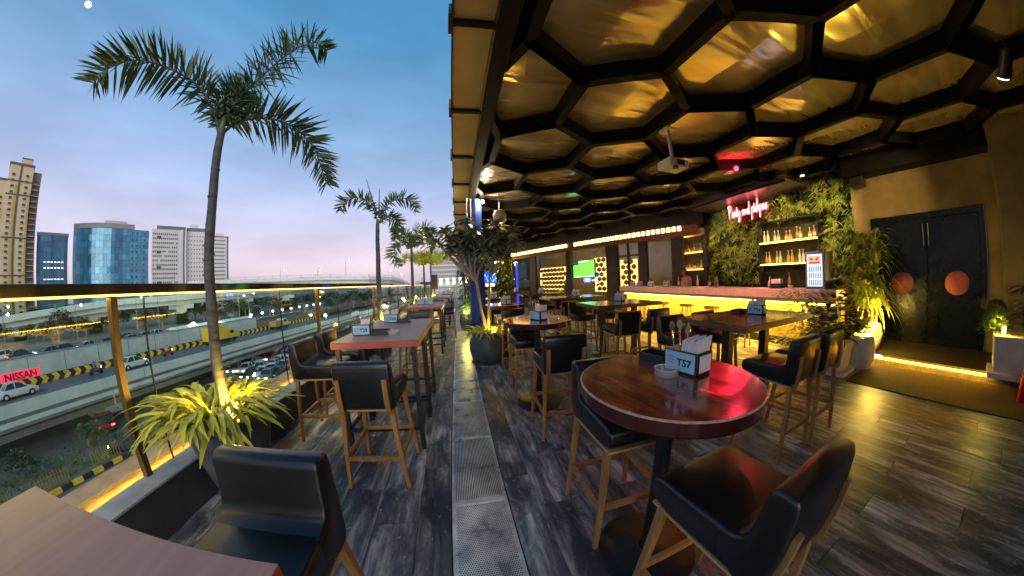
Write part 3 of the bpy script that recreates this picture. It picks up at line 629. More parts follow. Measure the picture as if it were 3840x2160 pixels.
# local: x along the front, +y is away from camera?  (FU rotated +90deg)
LW = Vector((-FU.y, FU.x, 0))       # local +y in world: towards the camera side
sgn = 1 if LW.dot(FN) > 0 else -1   # sgn*y>0 faces the terrace
def fb(x0, x1, d0, d1, z0, z1):     # d: distance towards the camera
    a, b_ = sorted((sgn*d0, sgn*d1)); return MB().box(x0, x1, a, b_, z0, z1)
DKB = mat('dark brown frame', (.03, .018, .010), .5, var=.3); HDR = mat('copper brown header', (.20, .075, .025), .45, var=.25)
fb(-1.0, 10.6, -.10, .06, 2.80, 2.99).ob('header_beam', HDR, fc)
fb(-1.0, 10.6, -.30, .02, 3.16, 3.80).ob('upper_wall', DARKWALL, fc)
fb(-1.0, 10.6, -.12, -.02, 0, .55).ob('low_wall', DKB, fc)
def az2s(a, dep=0.): t = math.tan(rad(a)); return (7.1+.904*dep-(7.1+.427*dep)*t)/(.904*t+.427)
for a0, a1 in ((46.6, 44.5), (39.6, 38.2), (33.8, 31.6), (16.8, 15.6)):
    fb(az2s(a0), az2s(a1), -.12, .04, .55, 2.8).ob('pier', DKB, fc)
# flared column between the windows
x0 = az2s(24.2)
prof = [(.42, .3), (.42, .62), (.34, .85), (.24, 1.15), (.17, 1.5), (.14, 1.9), (.14, 2.8)]
MB().lathe([(.6, 0), (.5, .3)]+prof[1:], (x0, sgn*.15, 0), 20).ob('flared_column', mat('brown plaster column', (.07, .045, .025), .7, var=.2), fc, smooth=True)
for a0, a1 in ((44.5, 39.6), (38.2, 33.8), (31.6, 24.4), (24.0, 16.8), (15.6, 11.5)):
    s0, s1 = az2s(a0), az2s(a1); k = 2 if (a1 in (33.8,)) else 1
    for j in range(k):
        u0 = s0+(s1-s0)*j/k; u1 = s0+(s1-s0)*(j+1)/k
        fb(u0+.03, u1-.03, -.03, -.022, .56, 2.78).ob('window_pane', CLEAR, fc)
        for (p, q, z0_, z1_) in ((u0, u0+.05, .55, 2.8), (u1-.05, u1, .55, 2.8), (u0+.05, u1-.05, 2.30, 2.36)) if k == 2 else ((u0, u0+.04, .55, 2.8), (u1-.04, u1, .55, 2.8)):
            fb(p, q, -.05, .0, z0_, z1_).ob('window_frame', DKB, fc)
# lit glass-block row
lb = thing('light_block_row', 'row of square lit glass blocks glowing warm along the lounge front', 'light', FA, FRZ)
LBM = emis('warm glass block', (1, .55, .16), 3.6)
s = az2s(46.4); i = 0
while s < az2s(11.9):
    if not (az2s(25.3) < s < az2s(23.7)):
        fb(s, s+.105, .022, .075, 3.0, 3.145).ob('glass_block', LBM, lb)
    s += .19
fb(-.8, 9.3, .0, .02, 2.992, 3.158).ob('backing', HDR, lb)
# the room behind the glass
rm = thing('lounge_room', 'lit lounge room seen through the glass front', 'room', FA, FRZ)
CREAM = mat('cream lounge wall', (.15, .115, .07), .8, var=.15, scale=3)
fb(-1.0, 10.6, -3.5, -3.4, 0, 3.6).ob('back_wall', CREAM, rm); fb(-1, 10.6, -3.4, -.13, 3.3, 3.4).ob('room_ceiling', DARKWALL, rm); fb(-1, 10.6, -3.4, -.13, -.3, -.02).ob('room_floor', DKB, rm)
for xx in (-1.0, 10.5): fb(xx, xx+.1, -3.4, -.13, 0, 3.3).ob('side_wall', DARKWALL, rm)
for xx, e_, c in ((.9, 26, (1, .72, .4)), (3.2, 26, (1, .72, .4)), (5.6, 40, (1, .7, .35)), (8.3, 30, (1, .7, .3))):
    pd = MB().lathe([(.10, 0), (.10, .03)], (xx, -sgn*1.6, 3.25), 16).ob('ceiling_lamp', emis('ceiling lamp disc', (1, .8, .5), 12), rm)
    lamp('room_light', 'POINT', (xx, -sgn*1.6, 3.0), e_*.45, c, rm, size=.1)
# honeycomb wall of hexagonal cells, lit from behind
def honey(name, label, s0, s1, z0, z1, dep, r):
    h = thing(name, label, 'wall panel', FA, FRZ)
    fb(s0, s1, dep-.05, dep-.03, z0, z1).ob('backlight', emis('honeycomb backlight', (1, .58, .12), 1.2), h)
    px = r*1.78; pz = r*1.54; j = 0; z = z0+r
    cell = MB()
    for a in range(6):
        pass
    rim = [(r*.86*cos(pi/6+a*pi/3), r*.86*sin(pi/6+a*pi/3)) for a in range(6)]; inn = [(r*.60*cos(pi/6+a*pi/3), r*.60*sin(pi/6+a*pi/3)) for a in range(6)]
    vs = [(x, 0, z_) for x, z_ in rim]+[(x, sgn*.09, z_) for x, z_ in inn]
    me = MB().add(vs, [(a, (a+1) % 6, 6+(a+1) % 6, 6+a) for a in range(6)]+[(6, 7, 8, 9, 10, 11)]).mesh('hex_cell', mat('bronze hex cell', (.22, .12, .03), .5))
    while z < z1-r*.5:
        x = s0+r+(px/2 if j % 2 else 0)
        while x < s1-r*.5: link('hex_cell', me, h, (x, sgn*dep, z)); x += px
        z += pz; j += 1
    return h
honey('honeycomb_panel', 'golden honeycomb panel glowing behind the window left of the flared column', az2s(23.3, 1.2), az2s(17.6, 1.2), .75, 2.2, -1.2, .15)
honey('honeycomb_panel', 'honeycomb panel behind the glass right of the green television', az2s(31.5, .9), az2s(29.0, .9), .9, 2.45, -.9, .14)
honey('honeycomb_panel', 'small honeycomb panel behind the double glass door', az2s(37.6, 1.6), az2s(34.2, 1.6), .9, 2.3, -1.6, .15)
# television
tv = thing('television', 'bright green television screen behind the lounge glass', 'television', FA, FRZ)
t0, t1 = az2s(28.9, .52), az2s(24.8, .52)
fb(t0-.05, t1+.05, -.62, -.53, 1.56, 2.38).ob('case', BLACKM, tv)
fb(t0-.02, t1+.02, -.529, -.521, 1.59, 2.35).ob('screen', emis('green pitch', (.16, .95, .05), .95), tv)
fb(t1-.30, t1+.02, -.520, -.516, 2.16, 2.35).ob('screen_banner', emis('screen navy', (.03, .06, .12), .6), tv)
fb(t0+.3, t1-.3, -.520, -.516, 2.29, 2.35).ob('screen_ticker', emis('screen white', (.9, 1, .9), .9), tv)
fb(t0-.02, t1+.02, -.520, -.516, 1.59, 1.62).ob('screen_edge', emis('screen white', (.9, 1, .9), .9), tv)
bl = thing('blue_neon_badge', 'oval blue neon badge under the green television', 'neon sign', FA, FRZ)
xc = az2s(27.6, .5); MB().prism([(xc+.24*cos(a*pi/10), 1.45+.11*sin(a*pi/10)) for a in range(20)], 'y', *sorted((-sgn*.50, -sgn*.47))).ob('badge', emis('badge blue', (.02, .06, 1), 3.5), bl)
for k in range(4): fb(xc-.13+k*.07, xc-.10+k*.07, -.469, -.462, 1.40, 1.50+.02*(k % 2)).ob('stroke', emis('badge stroke', (.6, .75, 1), 4), bl)
g2 = thing('television', 'narrow green television screen far left of the lounge front', 'television', FA, FRZ)
fb(az2s(15.1), az2s(14.3), -.62, -.53, 1.4, 2.3).ob('case', BLACKM, g2); fb(az2s(15.0), az2s(14.45), -.529, -.52, 1.5, 2.2).ob('screen', emis('green pitch', (.16, .95, .05), .95), g2)
# left end: blue neon post and yellow lit hedge beyond
bp_ = thing('blue_light_post', 'slim blue lit post at the far end of the lounge front', 'post', (3.05, 13.6, 0))
MB().box(-.05, .05, -.05, .05, 0, 2.5).ob('tube', emis('post blue', (.05, .05, .8), .45), bp_); MB().box(-.12, .12, -.12, .12, 0, .06).ob('foot', BLACKM, bp_)
m = MB(); rnd = random.Random(8)
for i in range(1500):
    p = (1.5+rnd.random()*1.9, 16.6+rnd.uniform(-.4, .4), .3+rnd.random()*2.6); a = rnd.uniform(0, 2*pi)
    m.leaf(p, (cos(a), -.6, sin(a)), rnd.uniform(.14, .26), .09, droop=.3, segs=2)
hd = thing('lit_hedge', 'tall hedge lit yellow at the far end of the covered terrace', 'hedge', (2.4, 16.6, 0)); o = m.ob('foliage', LEAFM, hd, recalc=False); o.location = (-2.4, -16.6, 0); o['kind'] = 'stuff'
MB().box(-.95, .95, -.25, .25, 0, .45).ob('trough', POT, hd)
lamp('hedge_light', 'POINT', (0, -1.0, 2.6), 55, (1, .72, .12), hd, size=.1)
MB().box(-.25, .25, -1.03, -.97, 2.66, 2.74).ob('lamp_bar', emis('hedge lamp', (1, .75, .3), 12), hd)
ew = thing('end_wall', 'dark end wall closing the covered terrace behind the hedge', 'wall', (2.5, 17.2, 0)); MB().box(-1.6, 1.2, 0, .2, 0, 3.5).ob('wall', DARKWALL, ew); MB().box(-1.6, 1.2, -.03, -.002, 0, .12).ob('skirting', BLACKM, ew)

# ================================================================== FURNITURE
def make_chair(name, label):
    t = thing(name, label, 'bar chair')
    # seat cushion (local +y = the way the sitter faces)
    w = .203
    MB().prism([(.235, .675), (.250, .715), (.240, .762), (.20, .778), (.02, .782), (-.15, .79), (-.15, .655), (.15, .655)], 'x', -w, w).ob('seat', LEATHER, t, smooth=True, bevel=.018, bseg=3)
    MB().prism([(-.150, .645), (-.06, .70), (-.065, .784), (-.112, .790), (-.140, .808), (-.152, .845), (-.168, .982), (-.190, 1.003), (-.246, .996), (-.254, .96), (-.252, .80), (-.235, .67), (-.20, .645)], 'x', -w-.002, w+.002).ob('backrest', LEATHER, t, smooth=True, bevel=.016, bseg=3)
    MB().prism([(.23, .640), (.23, .652), (-.20, .643), (-.20, .631)], 'x', -.195, .195).ob('seat_frame', BRASS, t)
    for s in (-1, 1):
        MB().bar((s*.178, .185, .645), (s*.228, .232, 0), .036, .036, up=(0, 1, 0), w2=.026, h2=.026).ob('leg', OAK, t, bevel=.003, bseg=1)
        MB().bar((s*.178, -.20, .645), (s*.228, -.236, 0), .036, .036, up=(0, 1, 0), w2=.026, h2=.026).ob('leg', OAK, t, bevel=.003, bseg=1)
        MB().add([(s*.168-.017, -.238, .62), (s*.168+.017, -.238, .62), (s*.168+.017, -.252, .655), (s*.168-.017, -.252, .655), (s*.168-.017, -.268, .80), (s*.168+.017, -.268, .80), (s*.168+.017, -.271, .885), (s*.168-.017, -.271, .885),
                  (s*.168-.017, -.20, .62), (s*.168+.017, -.20, .62), (s*.168+.017, -.235, .655), (s*.168-.017, -.235, .655), (s*.168-.017, -.252, .80), (s*.168+.017, -.252, .80), (s*.168+.017, -.255, .885), (s*.168-.017, -.255, .885)],
                 [(0, 1, 2, 3), (3, 2, 5, 4), (4, 5, 6, 7), (8, 11, 10, 9), (11, 12, 13, 10), (12, 15, 14, 13), (0, 3, 11, 8), (3, 4, 12, 11), (4, 7, 15, 12), (1, 9, 10, 2), (2, 10, 13, 5), (5, 13, 14, 6), (7, 6, 14, 15), (0, 8, 9, 1)]).ob('back_strut', OAK, t)
        MB().bar((s*.208, .212, .27), (s*.208, -.217, .27), .022, .034).ob('stretcher', OAK, t)
    MB().bar((-.208, .212, .285), (.208, .212, .285), .022, .034).ob('stretcher', OAK, t)
    MB().bar((-.208, -.217, .255), (.208, -.217, .255), .022, .034).ob('stretcher', OAK, t)
    return t
chair0 = make_chair('bar_chair', 'x'); cache(chair0); chair_used = [False]
def chair(x, y, rz, label):
    j = random.uniform(-.05, .05)
    if not chair_used[0]:
        chair_used[0] = True; chair0.location = (x, y, 0); chair0.rotation_euler.z = rz+j; chair0['label'] = label; chair0['group'] = 'black leather bar chairs'; return chair0
    return dup(chair0, (x, y, 0), rz+j, label, 'black leather bar chairs')
TT = 1.045
def round_table(x, y, label):
    t = thing('round_table', label, 'table', (x, y, 0), random.uniform(0, 3), 'round bar tables')
    MB().lathe([(.395, -.068), (.402, -.060), (.404, -.010), (.402, -.0085)], (0, 0, TT), 64, capt=False).ob('edge', MAHEDGE, t, smooth=True)
    MB().lathe([(.4025, -.0085), (.4035, -.004), (.400, -.0008), (.397, -.0006)], (0, 0, TT), 64, capb=False, capt=False).ob('worn_rim', WORN, t, smooth=True)
    MB().lathe([(.394, -.02), (.3965, -.0003), (.001, 0)], (0, 0, TT), 64, capt=False).ob('tabletop', MAHOG, t, smooth=True)
    MB().lathe([(.038, .02), (.038, .98)], (0, 0, 0), 20).ob('pedestal', BLACKM, t, smooth=True)
    MB().lathe([(.27, 0), (.27, .010), (.26, .014), (.06, .022), (.05, .03)], (0, 0, 0), 40).ob('base_plate', BLACKM, t, smooth=True)
    MB().box(-.16, .16, -.16, .16, .955, .976).ob('top_plate', BLACKM, t)
    return t
def rect_table(x0, x1, y0, y1, label, top=BROWN, edge=BROWNEDGE, terrace=False, h=TT, grp='rectangular bar tables'):
    cx, cy = (x0+x1)/2, (y0+y1)/2; t = thing('bar_table', label, 'table', (cx, cy, 0), 0, grp); a, b_ = (x1-x0)/2, (y1-y0)/2
    MB().box(-a+.001, a-.001, -b_+.001, b_-.001, h-.003, h).ob('tabletop', top, t, bevel=.0012, bseg=1)
    MB().box(-a, a, -b_, b_, h-.062, h-.0032).ob('edge_band', edge, t, bevel=.004, bseg=1)
    if terrace:
        lx, ly = a-.05, b_-.045
        for sx_ in (-1, 1):
            for sy_ in (-1, 1): MB().box(sx_*lx-.019, sx_*lx+.019, sy_*ly-.019, sy_*ly+.019, 0, h-.063).ob('leg', BLACKM, t)
            MB().box(sx_*lx-.014, sx_*lx+.014, -ly+.02, ly-.02, .20, .228).ob('stretcher', BLACKM, t)
        for sy_ in (-1, 1): MB().box(-lx+.02, lx-.02, sy_*ly-.014, sy_*ly+.014, .20, .228).ob('stretcher', BLACKM, t)
    else:
        for sx_ in (-.52, .52):
            MB().box(sx_*a-.042, sx_*a+.042, -.042, .042, .02, h-.063).ob('pedestal', BLACKM, t); MB().box(sx_*a-.05, sx_*a+.05, -b_*.75, b_*.75, 0, .02).ob('foot', BLACKM, t); MB().box(sx_*a-.05, sx_*a+.05, -b_*.7, b_*.7, h-.082, h-.0635).ob('bearer', BLACKM, t)
    return t
# --- covered side
round_table(.89, .92, 'round red mahogany table with the T57 caddy in the foreground')
chair(.86, .47, 0, 'black leather bar chair in the near right foreground, close to the camera')
chair(.86, 1.26, pi, 'black leather bar chair on the far side of the T57 round table')
round_table(.905, 3.05, 'round brown table beside the potted plumeria tree')
chair(.93, 2.45, 0, 'black leather bar chair in front of the second round table')
chair(.87, 3.43, pi, 'black leather bar chair behind the second round table by the pot')
rect_table(2.31, 3.69, 1.47, 2.30, 'dark wooden high table with the T54 caddy near the bar')
chair(2.50, 1.24, 0, 'black leather bar chair on the near side of table T54, left one')
chair(3.02, 1.22, 0, 'black leather bar chair on the near side of table T54, by the white planters')
chair(2.62, 2.52, pi, 'black leather bar chair on the bar side of table T54, left one')
chair(3.25, 2.52, pi, 'black leather bar chair on the bar side of table T54, right one')
rect_table(2.25, 3.60, 3.95, 4.82, 'dark wooden high table in the second row before the glowing counter')
chair(2.43, 3.58, 0, 'black leather bar chair, left of two on the near side of the second row table')
chair(3.00, 3.60, 0, 'black leather bar chair, right of two on the near side of the second row table')
chair(2.50, 5.10, pi, 'black leather bar chair at the far left of the second row table')
chair(3.20, 5.10, pi, 'black leather bar chair at the far right of the second row table')
rect_table(2.2, 3.70, 6.2, 7.1, 'dark wooden high table reflecting the green television')
chair(2.5, 5.92, 0, 'black leather bar chair before the table that reflects the television, left one')
chair(3.25, 5.92, 0, 'black leather bar chair before the table that reflects the television, right one')
chair(2.5, 7.4, pi, 'black leather bar chair behind the table that reflects the television, left one')
chair(3.3, 7.4, pi, 'black leather bar chair behind the table that reflects the television, right one')
rect_table(2.15, 3.8, 8.8, 9.6, 'dark wooden high table in front of the honeycomb window')
chair(2.5, 8.5, 0, 'black leather bar chair before the honeycomb window table, left one')
chair(3.3, 8.5, 0, 'black leather bar chair before the honeycomb window table, right one')
rect_table(2.0, 3.1, 11.2, 12.0, 'dark wooden high table farthest back under the light row')
round_table(.92, 5.42, 'round dark table half hidden behind the plumeria trunk')
chair(.95, 4.98, 0, 'black leather bar chair between the plumeria pot and the round table')
chair(1.5, 5.45, pi/2, 'black leather bar chair on the right of the round table behind the plumeria')
round_table(.95, 7.75, 'round dark table farther behind the plumeria')
chair(1.0, 7.3, 0, 'black leather bar chair before the farther round table')
round_table(1.0, 10.0, 'round dark table by the blue lamp')
chair(1.05, 9.55, 0, 'black leather bar chair before the round table by the blue lamp')
# --- open terrace side
TS = dict(top=ROSE, edge=TERRA, terrace=True, grp='terrace high tables')
rect_table(-1.18, -.35, -.45, .34, 'rose brown high table cut by the lower left corner', **TS)
chair(-.665, .55, pi, 'black leather bar chair in the near left foreground beside the palm pot')
rect_table(-1.13, -.36, 2.30, 3.015, 'rose brown high table with terracotta edge carrying the T29 card', **TS)
rect_table(-1.13, -.36, 3.019, 3.74, 'rose brown high table pushed behind the T29 table, carrying T60', **TS)
chair(-.69, 2.05, 0, 'black leather bar chair at the near end of the T29 terrace table')
chair(-1.44, 2.73, -pi/2, 'black leather bar chair on the parapet side of the T29 table')
chair(-1.44, 3.30, -pi/2, 'black leather bar chair on the parapet side of the T60 table')
rect_table(-1.13, -.36, 5.78, 6.52, 'rose brown high table in the second terrace group, near half', **TS)
rect_table(-1.13, -.36, 6.524, 7.26, 'rose brown high table in the second terrace group, far half', **TS)
chair(-.80, 5.42, 0, 'black leather bar chair facing the second terrace table group')
chair(-.70, 4.12, pi, 'black leather bar chair at the far end of the T60 table')
chair(-.36, 7.7, pi, 'black leather bar chair at the far end of the second terrace group')
rect_table(-1.10, -.32, 9.3, 10.05, 'rose brown high table in the third terrace group, near half', **TS)
rect_table(-1.10, -.32, 10.054, 10.8, 'rose brown high table in the third terrace group, far half', **TS)
chair(-.7, 8.95, 0, 'black leather bar chair facing the third terrace table group')
rect_table(-1.08, -.32, 12.9, 13.6, 'rose brown high table in the fourth terrace group', **TS)
rect_table(-1.05, -.32, 16.3, 17.0, 'rose brown high table in the fifth terrace group', **TS)
# --- caddies
QRB = mat('white label', (.72, .74, .74), .6)
NUMS = {}
def caddy(x, y, z, rz, label, num=None, cut=True, tray=False, side=True, sc=1.0):
    t = thing('table_caddy', label, 'caddy', (x, y, z+.001), rz, 'table caddies'); t.scale = (sc, sc, sc)
    # local -y is the front with the card
    MB().prism([(-.078, 0), (.078, 0), (.085, .095), (-.085, .095)], 'y', -.055, .055).ob('holder', CADDY, t, bevel=.003, bseg=1)
    cdp = MB().add([(-.070, -.0555, .012), (.070, -.0555, .012), (.075, -.0562, .089), (-.075, -.0562, .089)], [(0, 1, 2, 3)])
    cdp.add([(-.070, -.0585, .012), (.070, -.0585, .012), (.075, -.0592, .089), (-.075, -.0592, .089)], [(0, 1, 2, 3), ])
    c = MB().box(-.072, .072, -.0595, -.0562, .010, .090).ob('card', CARD, t)
    if num is not None:
        if num and num not in NUMS:
            me = text_mesh(num, .043, 'number', .0004, bold=.0012); me.materials.append(INK); NUMS[num] = me
        if num: o = link('number', NUMS[num], c, (.022, -.0602, .046)); o.rotation_euler = (pi/2, 0, 0)
        sq = MB()
        for k in range(3):
            zz = .066-k*.013; pts = [(-.058+.0065*i, -.0599, zz+.0045*sin(i*2.3+k)) for i in range(6)]
            MB().tube(pts, .0011, 4).ob('script_line', INK, c)
        MB().box(-.060, -.014, -.0604, -.0598, .022, .0235).ob('script_line', INK, c)
    if side:
        MB().box(.0835, .0855, -.042, .042, .014, .084).ob('side_label', QRB, t)
    for i in range(9):
        x_ = -.004+i*.0088; hh = .140+.005*sin(i*1.7)+.001*i
        MB().add([(x_, -.046, .08), (x_+.006, -.046, .08), (x_+.006, .046, .08), (x_, .046, .08), (x_+.010, -.05, hh), (x_+.016, -.05, hh-.002), (x_+.016, .05, hh+.004), (x_+.010, .05, hh+.006)], [(0, 3, 2, 1), (4, 5, 6, 7), (0, 1, 5, 4), (1, 2, 6, 5), (2, 3, 7, 6), (3, 0, 4, 7)]).ob('napkin', NAPKIN, t)
    if cut:
        for i in range(4):
            bx = -.062+i*.017; by = .012*((i % 2)*2-1); tip = Vector((bx-.014+.004*i, by, .165+.006*(i % 3)))
            sp = MB(); sp.tube([(bx, by, .03), (bx-.006, by, .12), tuple(tip)], [.003, .003, .004], 5)
            n_ = 8; bowl = [(tip.x+.013*cos(a*2*pi/n_), tip.y+.004, tip.z+.02+.022*sin(a*2*pi/n_)) for a in range(n_)]
            sp.add(bowl+[(p[0], p[1]-.008, p[2]) for p in bowl], [tuple(range(n_)), tuple(range(2*n_-1, n_-1, -1))]+[(a, (a+1) % n_, n_+(a+1) % n_, n_+a) for a in range(n_)])
            sp.ob('spoon', CHROME, t, smooth=True)
    else:
        MB().lathe([(.018, 0), (.020, .05), (.014, .065), (.016, .085)], (-.045, .0, .08), 12).ob('shaker', WHITEP, t, smooth=True)
        MB().box(-.078, -.02, -.03, .03, .09, .13).ob('sachets', NAPKIN, t)
    return t
ASHG = mat('ashtray glass', (.6, .63, .61), .06, spec=1., alpha=.24)
def ashtray(x, y, z, label):
    t = thing('glass_ashtray', label, 'ashtray', (x, y, z+.001))
    MB().lathe([(.050, 0), (.054, .004), (.056, .032), (.053, .034), (.046, .032), (.043, .012), (.001, .010)], n=28, capt=False).ob('bowl', ASHG, t, smooth=True)
    MB().lathe([(.0555, .0325), (.0565, .036), (.050, .037), (.047, .033)], n=28, capb=False, capt=False).ob('rim', mat('ashtray rim', (.7, .72, .7), .12, alpha=.6), t, smooth=True)
def tray(x, y, z, rz, label, l=.16):
    t = thing('black_tray', label, 'tray', (x, y, z+.001), rz); a, b_ = l/2, .055
    MB().box(-a, a, -b_, b_, 0, .006).ob('base', CADDY, t)
    for q in ((-a, a, -b_, -b_+.006), (-a, a, b_-.006, b_), (-a, -a+.006, -b_+.006, b_-.006), (a-.006, a, -b_+.006, b_-.006)): MB().box(q[0], q[1], q[2], q[3], .006, .045).ob('side', CADDY, t)
Q = -pi/2
caddy(1.035, .955, TT, Q+.16, 'black caddy with pale blue T57 card, napkins and spoons on the round table', 'T57', sc=1.12)
ashtray(.90, .955, TT, 'glass ashtray in front of the T57 caddy')
tray(1.02, 1.16, TT, Q+.25, 'small black tray behind the T57 caddy')
caddy(3.17, 1.88, TT, Q+.20, 'black caddy with T54 card on the dark table before the bar', 'T54', cut=False, sc=1.12)
tray(3.10, 2.08, TT, 0.1, 'small black tray beside the T54 caddy')
caddy(.91, 2.98, TT, Q+.45, 'black caddy with white label on the second round table', '', sc=1.1)
ashtray(1.08, 2.92, TT, 'glass ashtray beside the caddy on the second round table')
caddy(3.10, 4.60, TT, Q+.3, 'black caddy with blue card on the second row table', '', cut=False, sc=1.1)
caddy(3.15, 6.75, TT, Q+.4, 'black caddy on the table that reflects the television', None, cut=False, sc=1.15)
caddy(.93, 5.30, TT, Q+.5, 'black caddy on the round table behind the plumeria', None, cut=False, sc=1.15)
caddy(2.95, 9.3, TT, Q+.4, 'black caddy on the honeycomb window table', None, cut=False, sc=1.2)
caddy(2.5, 11.5, TT, Q+.4, 'black caddy on the farthest table under the light row', None, cut=False, sc=1.2)
caddy(1.0, 7.7, TT, Q+.5, 'black caddy on the farther round table', None, cut=False, sc=1.2)
caddy(1.0, 10.0, TT, Q+.5, 'black caddy on the round table by the blue lamp', None, cut=False, sc=1.2)
caddy(-.955, 2.665, TT, .06, 'black caddy with pale blue T29 card on the terrace table', 'T29', cut=True, sc=1.1)
tray(-.775, 2.64, TT, 0.02, 'small black tray right of the T29 card'); ashtray(-.64, 2.60, TT, 'glass ashtray right of the T29 card')
caddy(-.87, 3.50, TT, .05, 'black caddy with pale blue T60 card behind the T29 one', 'T60', cut=False, sc=1.1)
tray(-.70, 3.42, TT, .02, 'small black tray right of the T60 card')
caddy(-.70, 6.45, TT, .05, 'black caddy with blue card on the second terrace group', '', cut=False, sc=1.2)
caddy(-.90, 6.55, TT, .0, 'black caddy left of the other on the second terrace group', None, cut=False, sc=1.1)
caddy(-.66, 9.6, TT, .0, 'black caddy on the third terrace group', '', cut=False, sc=1.2)
caddy(-.60, 13.1, TT, .0, 'black caddy on the fourth terrace group', None, cut=False, sc=1.2)
for i, (y, lb_) in enumerate(((8.35, 'left'), (7.95, 'middle'), (7.35, 'right'))):
    caddy(6.2, y, 1.175, Q+.5, 'black caddy on the far end of the bar counter, %s of three' % lb_, None, cut=False, sc=1.15)
caddy(6.22, 6.65, 1.175, Q+.5, 'black caddy on the bar counter in front of the curly haired person', None, cut=False, sc=1.15)

# ================================================================== TERRACE FIXTURES
col = thing('blue_column', 'royal blue clad column with a bare bulb at its head', 'column', (.44, 6.35, 0))
m = MB(); n_ = 26
prof = [(.14+.012*(i % 2)+(.02 if i % 5 == 0 else 0))*1.0 for i in range(n_)]
for z0_, z1_, k in ((0, 3.5, 1),):
    m.add([(prof[i]*1.15*cos(2*pi*i/n_), prof[i]*.9*sin(2*pi*i/n_), 0) for i in range(n_)]+[(prof[i]*.95*cos(2*pi*i/n_), prof[i]*.85*sin(2*pi*i/n_), 3.5) for i in range(n_)], [(i, (i+1) % n_, n_+(i+1) % n_, n_+i) for i in range(n_)])
m.ob('blue_drape', mat('royal blue cloth', (.004, .035, .24), .6, var=.2, scale=3), col, smooth=True)
for x_, mm in ((-.19, WHITEP), (-.10, BRASS)): MB().tube([(x_, -.14, 2.3), (x_, -.14, 3.5)], .012, 8).ob('conduit', mm, col)
MB().lathe([(.001, -.035), (.028, -.02), (.035, 0), (.028, .02), (.012, .035), (.012, .06)], (.20, -.10, 3.42), 14).ob('bulb', emis('bare bulb', (1, .86, .62), 25), col, smooth=True)
lamp('bulb_light', 'POINT', (.20, -.22, 3.40), 20, (1, .8, .5), col, size=.04)
pj = thing('ceiling_projector', 'white projector hanging from the ceiling on a pole', 'projector', (2.86, 2.75, 3.55))
MB().box(-.09, .09, -.09, .09, -.02, 0).ob('ceiling_plate', WHITEP, pj); MB().tube([(0, 0, -.02), (0, 0, -.46)], .026, 12).ob('pole', WHITEP, pj)
MB().box(-.17, .17, -.13, .13, -.60, -.48).ob('body', WHITEP, pj, bevel=.018); MB().lathe([(.04, 0), (.036, .03)], n=16).ob('lens', BLACKM, pj).location = (-.06, -.10, -.63)
MB().box(-.05, .09, -.1315, -.1302, -.575, -.505).ob('vent', STEELD, pj); MB().box(.04, .12, -.04, .04, -.478, -.462).ob('connector', CADDY, pj)
ws = thing('wall_speaker', 'black speaker box mounted high between living wall and ochre wall', 'speaker', (7.45, 1.82, 3.16))
MB().box(-.14, .14, -.13, .13, 0, .36).ob('case', BLACKM, ws, bevel=.012); MB().lathe([(.09, 0), (.085, .006)], n=20).ob('cone', STEELD, ws).matrix_local = Matrix.Translation((-.141, 0, .14)) @ Matrix.Rotation(-pi/2, 4, 'Y')
MB().box(.14, .25, -.03, .03, .15, .21).ob('bracket', STEELD, ws)
sp = thing('terrace_speaker', 'black loudspeaker on a pole at the far end of the railing', 'speaker', (-1.62, 18.6, 0))
MB().tube([(0, 0, 0), (0, 0, 1.2)], .03, 8).ob('pole', BLACKM, sp); MB().box(-.22, .22, -.18, .18, 1.2, 2.2).ob('case', BLACKM, sp, bevel=.02); MB().lathe([(.25, 0), (.25, .02)], n=16).ob('foot', BLACKM, sp); MB().box(-.95, -.22, -.1, .1, 1.5, 1.72).ob('arm_box', BLACKM, sp)
# blue table lamp
lp = thing('blue_lamp', 'glowing blue dome lamp with scribbled lettering on a post', 'lamp', (1.30, 11.0, 0))
MB().tube([(0, 0, 0), (0, 0, 1.30)], .022, 8).ob('post', BRASS, lp); MB().lathe([(.16, 0), (.15, .02)], n=20).ob('foot', BRASS, lp)
MB().lathe([(.27, 0), (.275, .03), (.26, .20), (.20, .40), (.10, .50), (.001, .52)], (0, 0, 1.48), 26, capb=False).ob('shade', emis('blue shade', (.005, .05, 1), 1.0), lp, smooth=True)
rnd = random.Random(3)
for k in range(26):
    a = pi*1.5+rnd.uniform(-1.1, 1.1); z = 1.52+rnd.uniform(0, .30); r_ = .283-.0*(z-1.5)-max(0, (z-1.68))*.32
    MB().bar((r_*cos(a), r_*sin(a), z), (r_*cos(a+rnd.uniform(-.12, .12)), r_*sin(a+.05), z+rnd.uniform(.03, .07)), .012, .006).ob('scribble', emis('cyan scribble', (.25, .75, 1), 2), lp)
MB().lathe([(.17, 0), (.19, .05), (.17, .10)], (0, 0, 1.36), 18).ob('glow_ring', emis('lamp warm ring', (1, .62, .2), 9), lp)
lamp('lamp_glow', 'POINT', (0, -.1, 1.25), 12, (1, .6, .2), lp, size=.08)
# lantern shade half hidden in the plumeria crown
wl_ = thing('dome_lantern', 'pale dome wall lamp above the plumeria', 'lamp', (.98, 5.95, 3.02)); MB().lathe([(.10, -.16), (.15, -.08), (.16, .02), (.12, .10), (.03, .14)], (0, 0, 0), 18).ob('shade', mat('cream shade', (.5, .42, .3), .4), wl_, smooth=True); MB().tube([(0, 0, .14), (0, .02, .6)], .01, 6).ob('stem', STEELD, wl_); MB().lathe([(.05, -.24), (.03, -.16)], n=10).ob('bulb', emis('dim bulb', (1, .85, .6), 1.5), wl_)
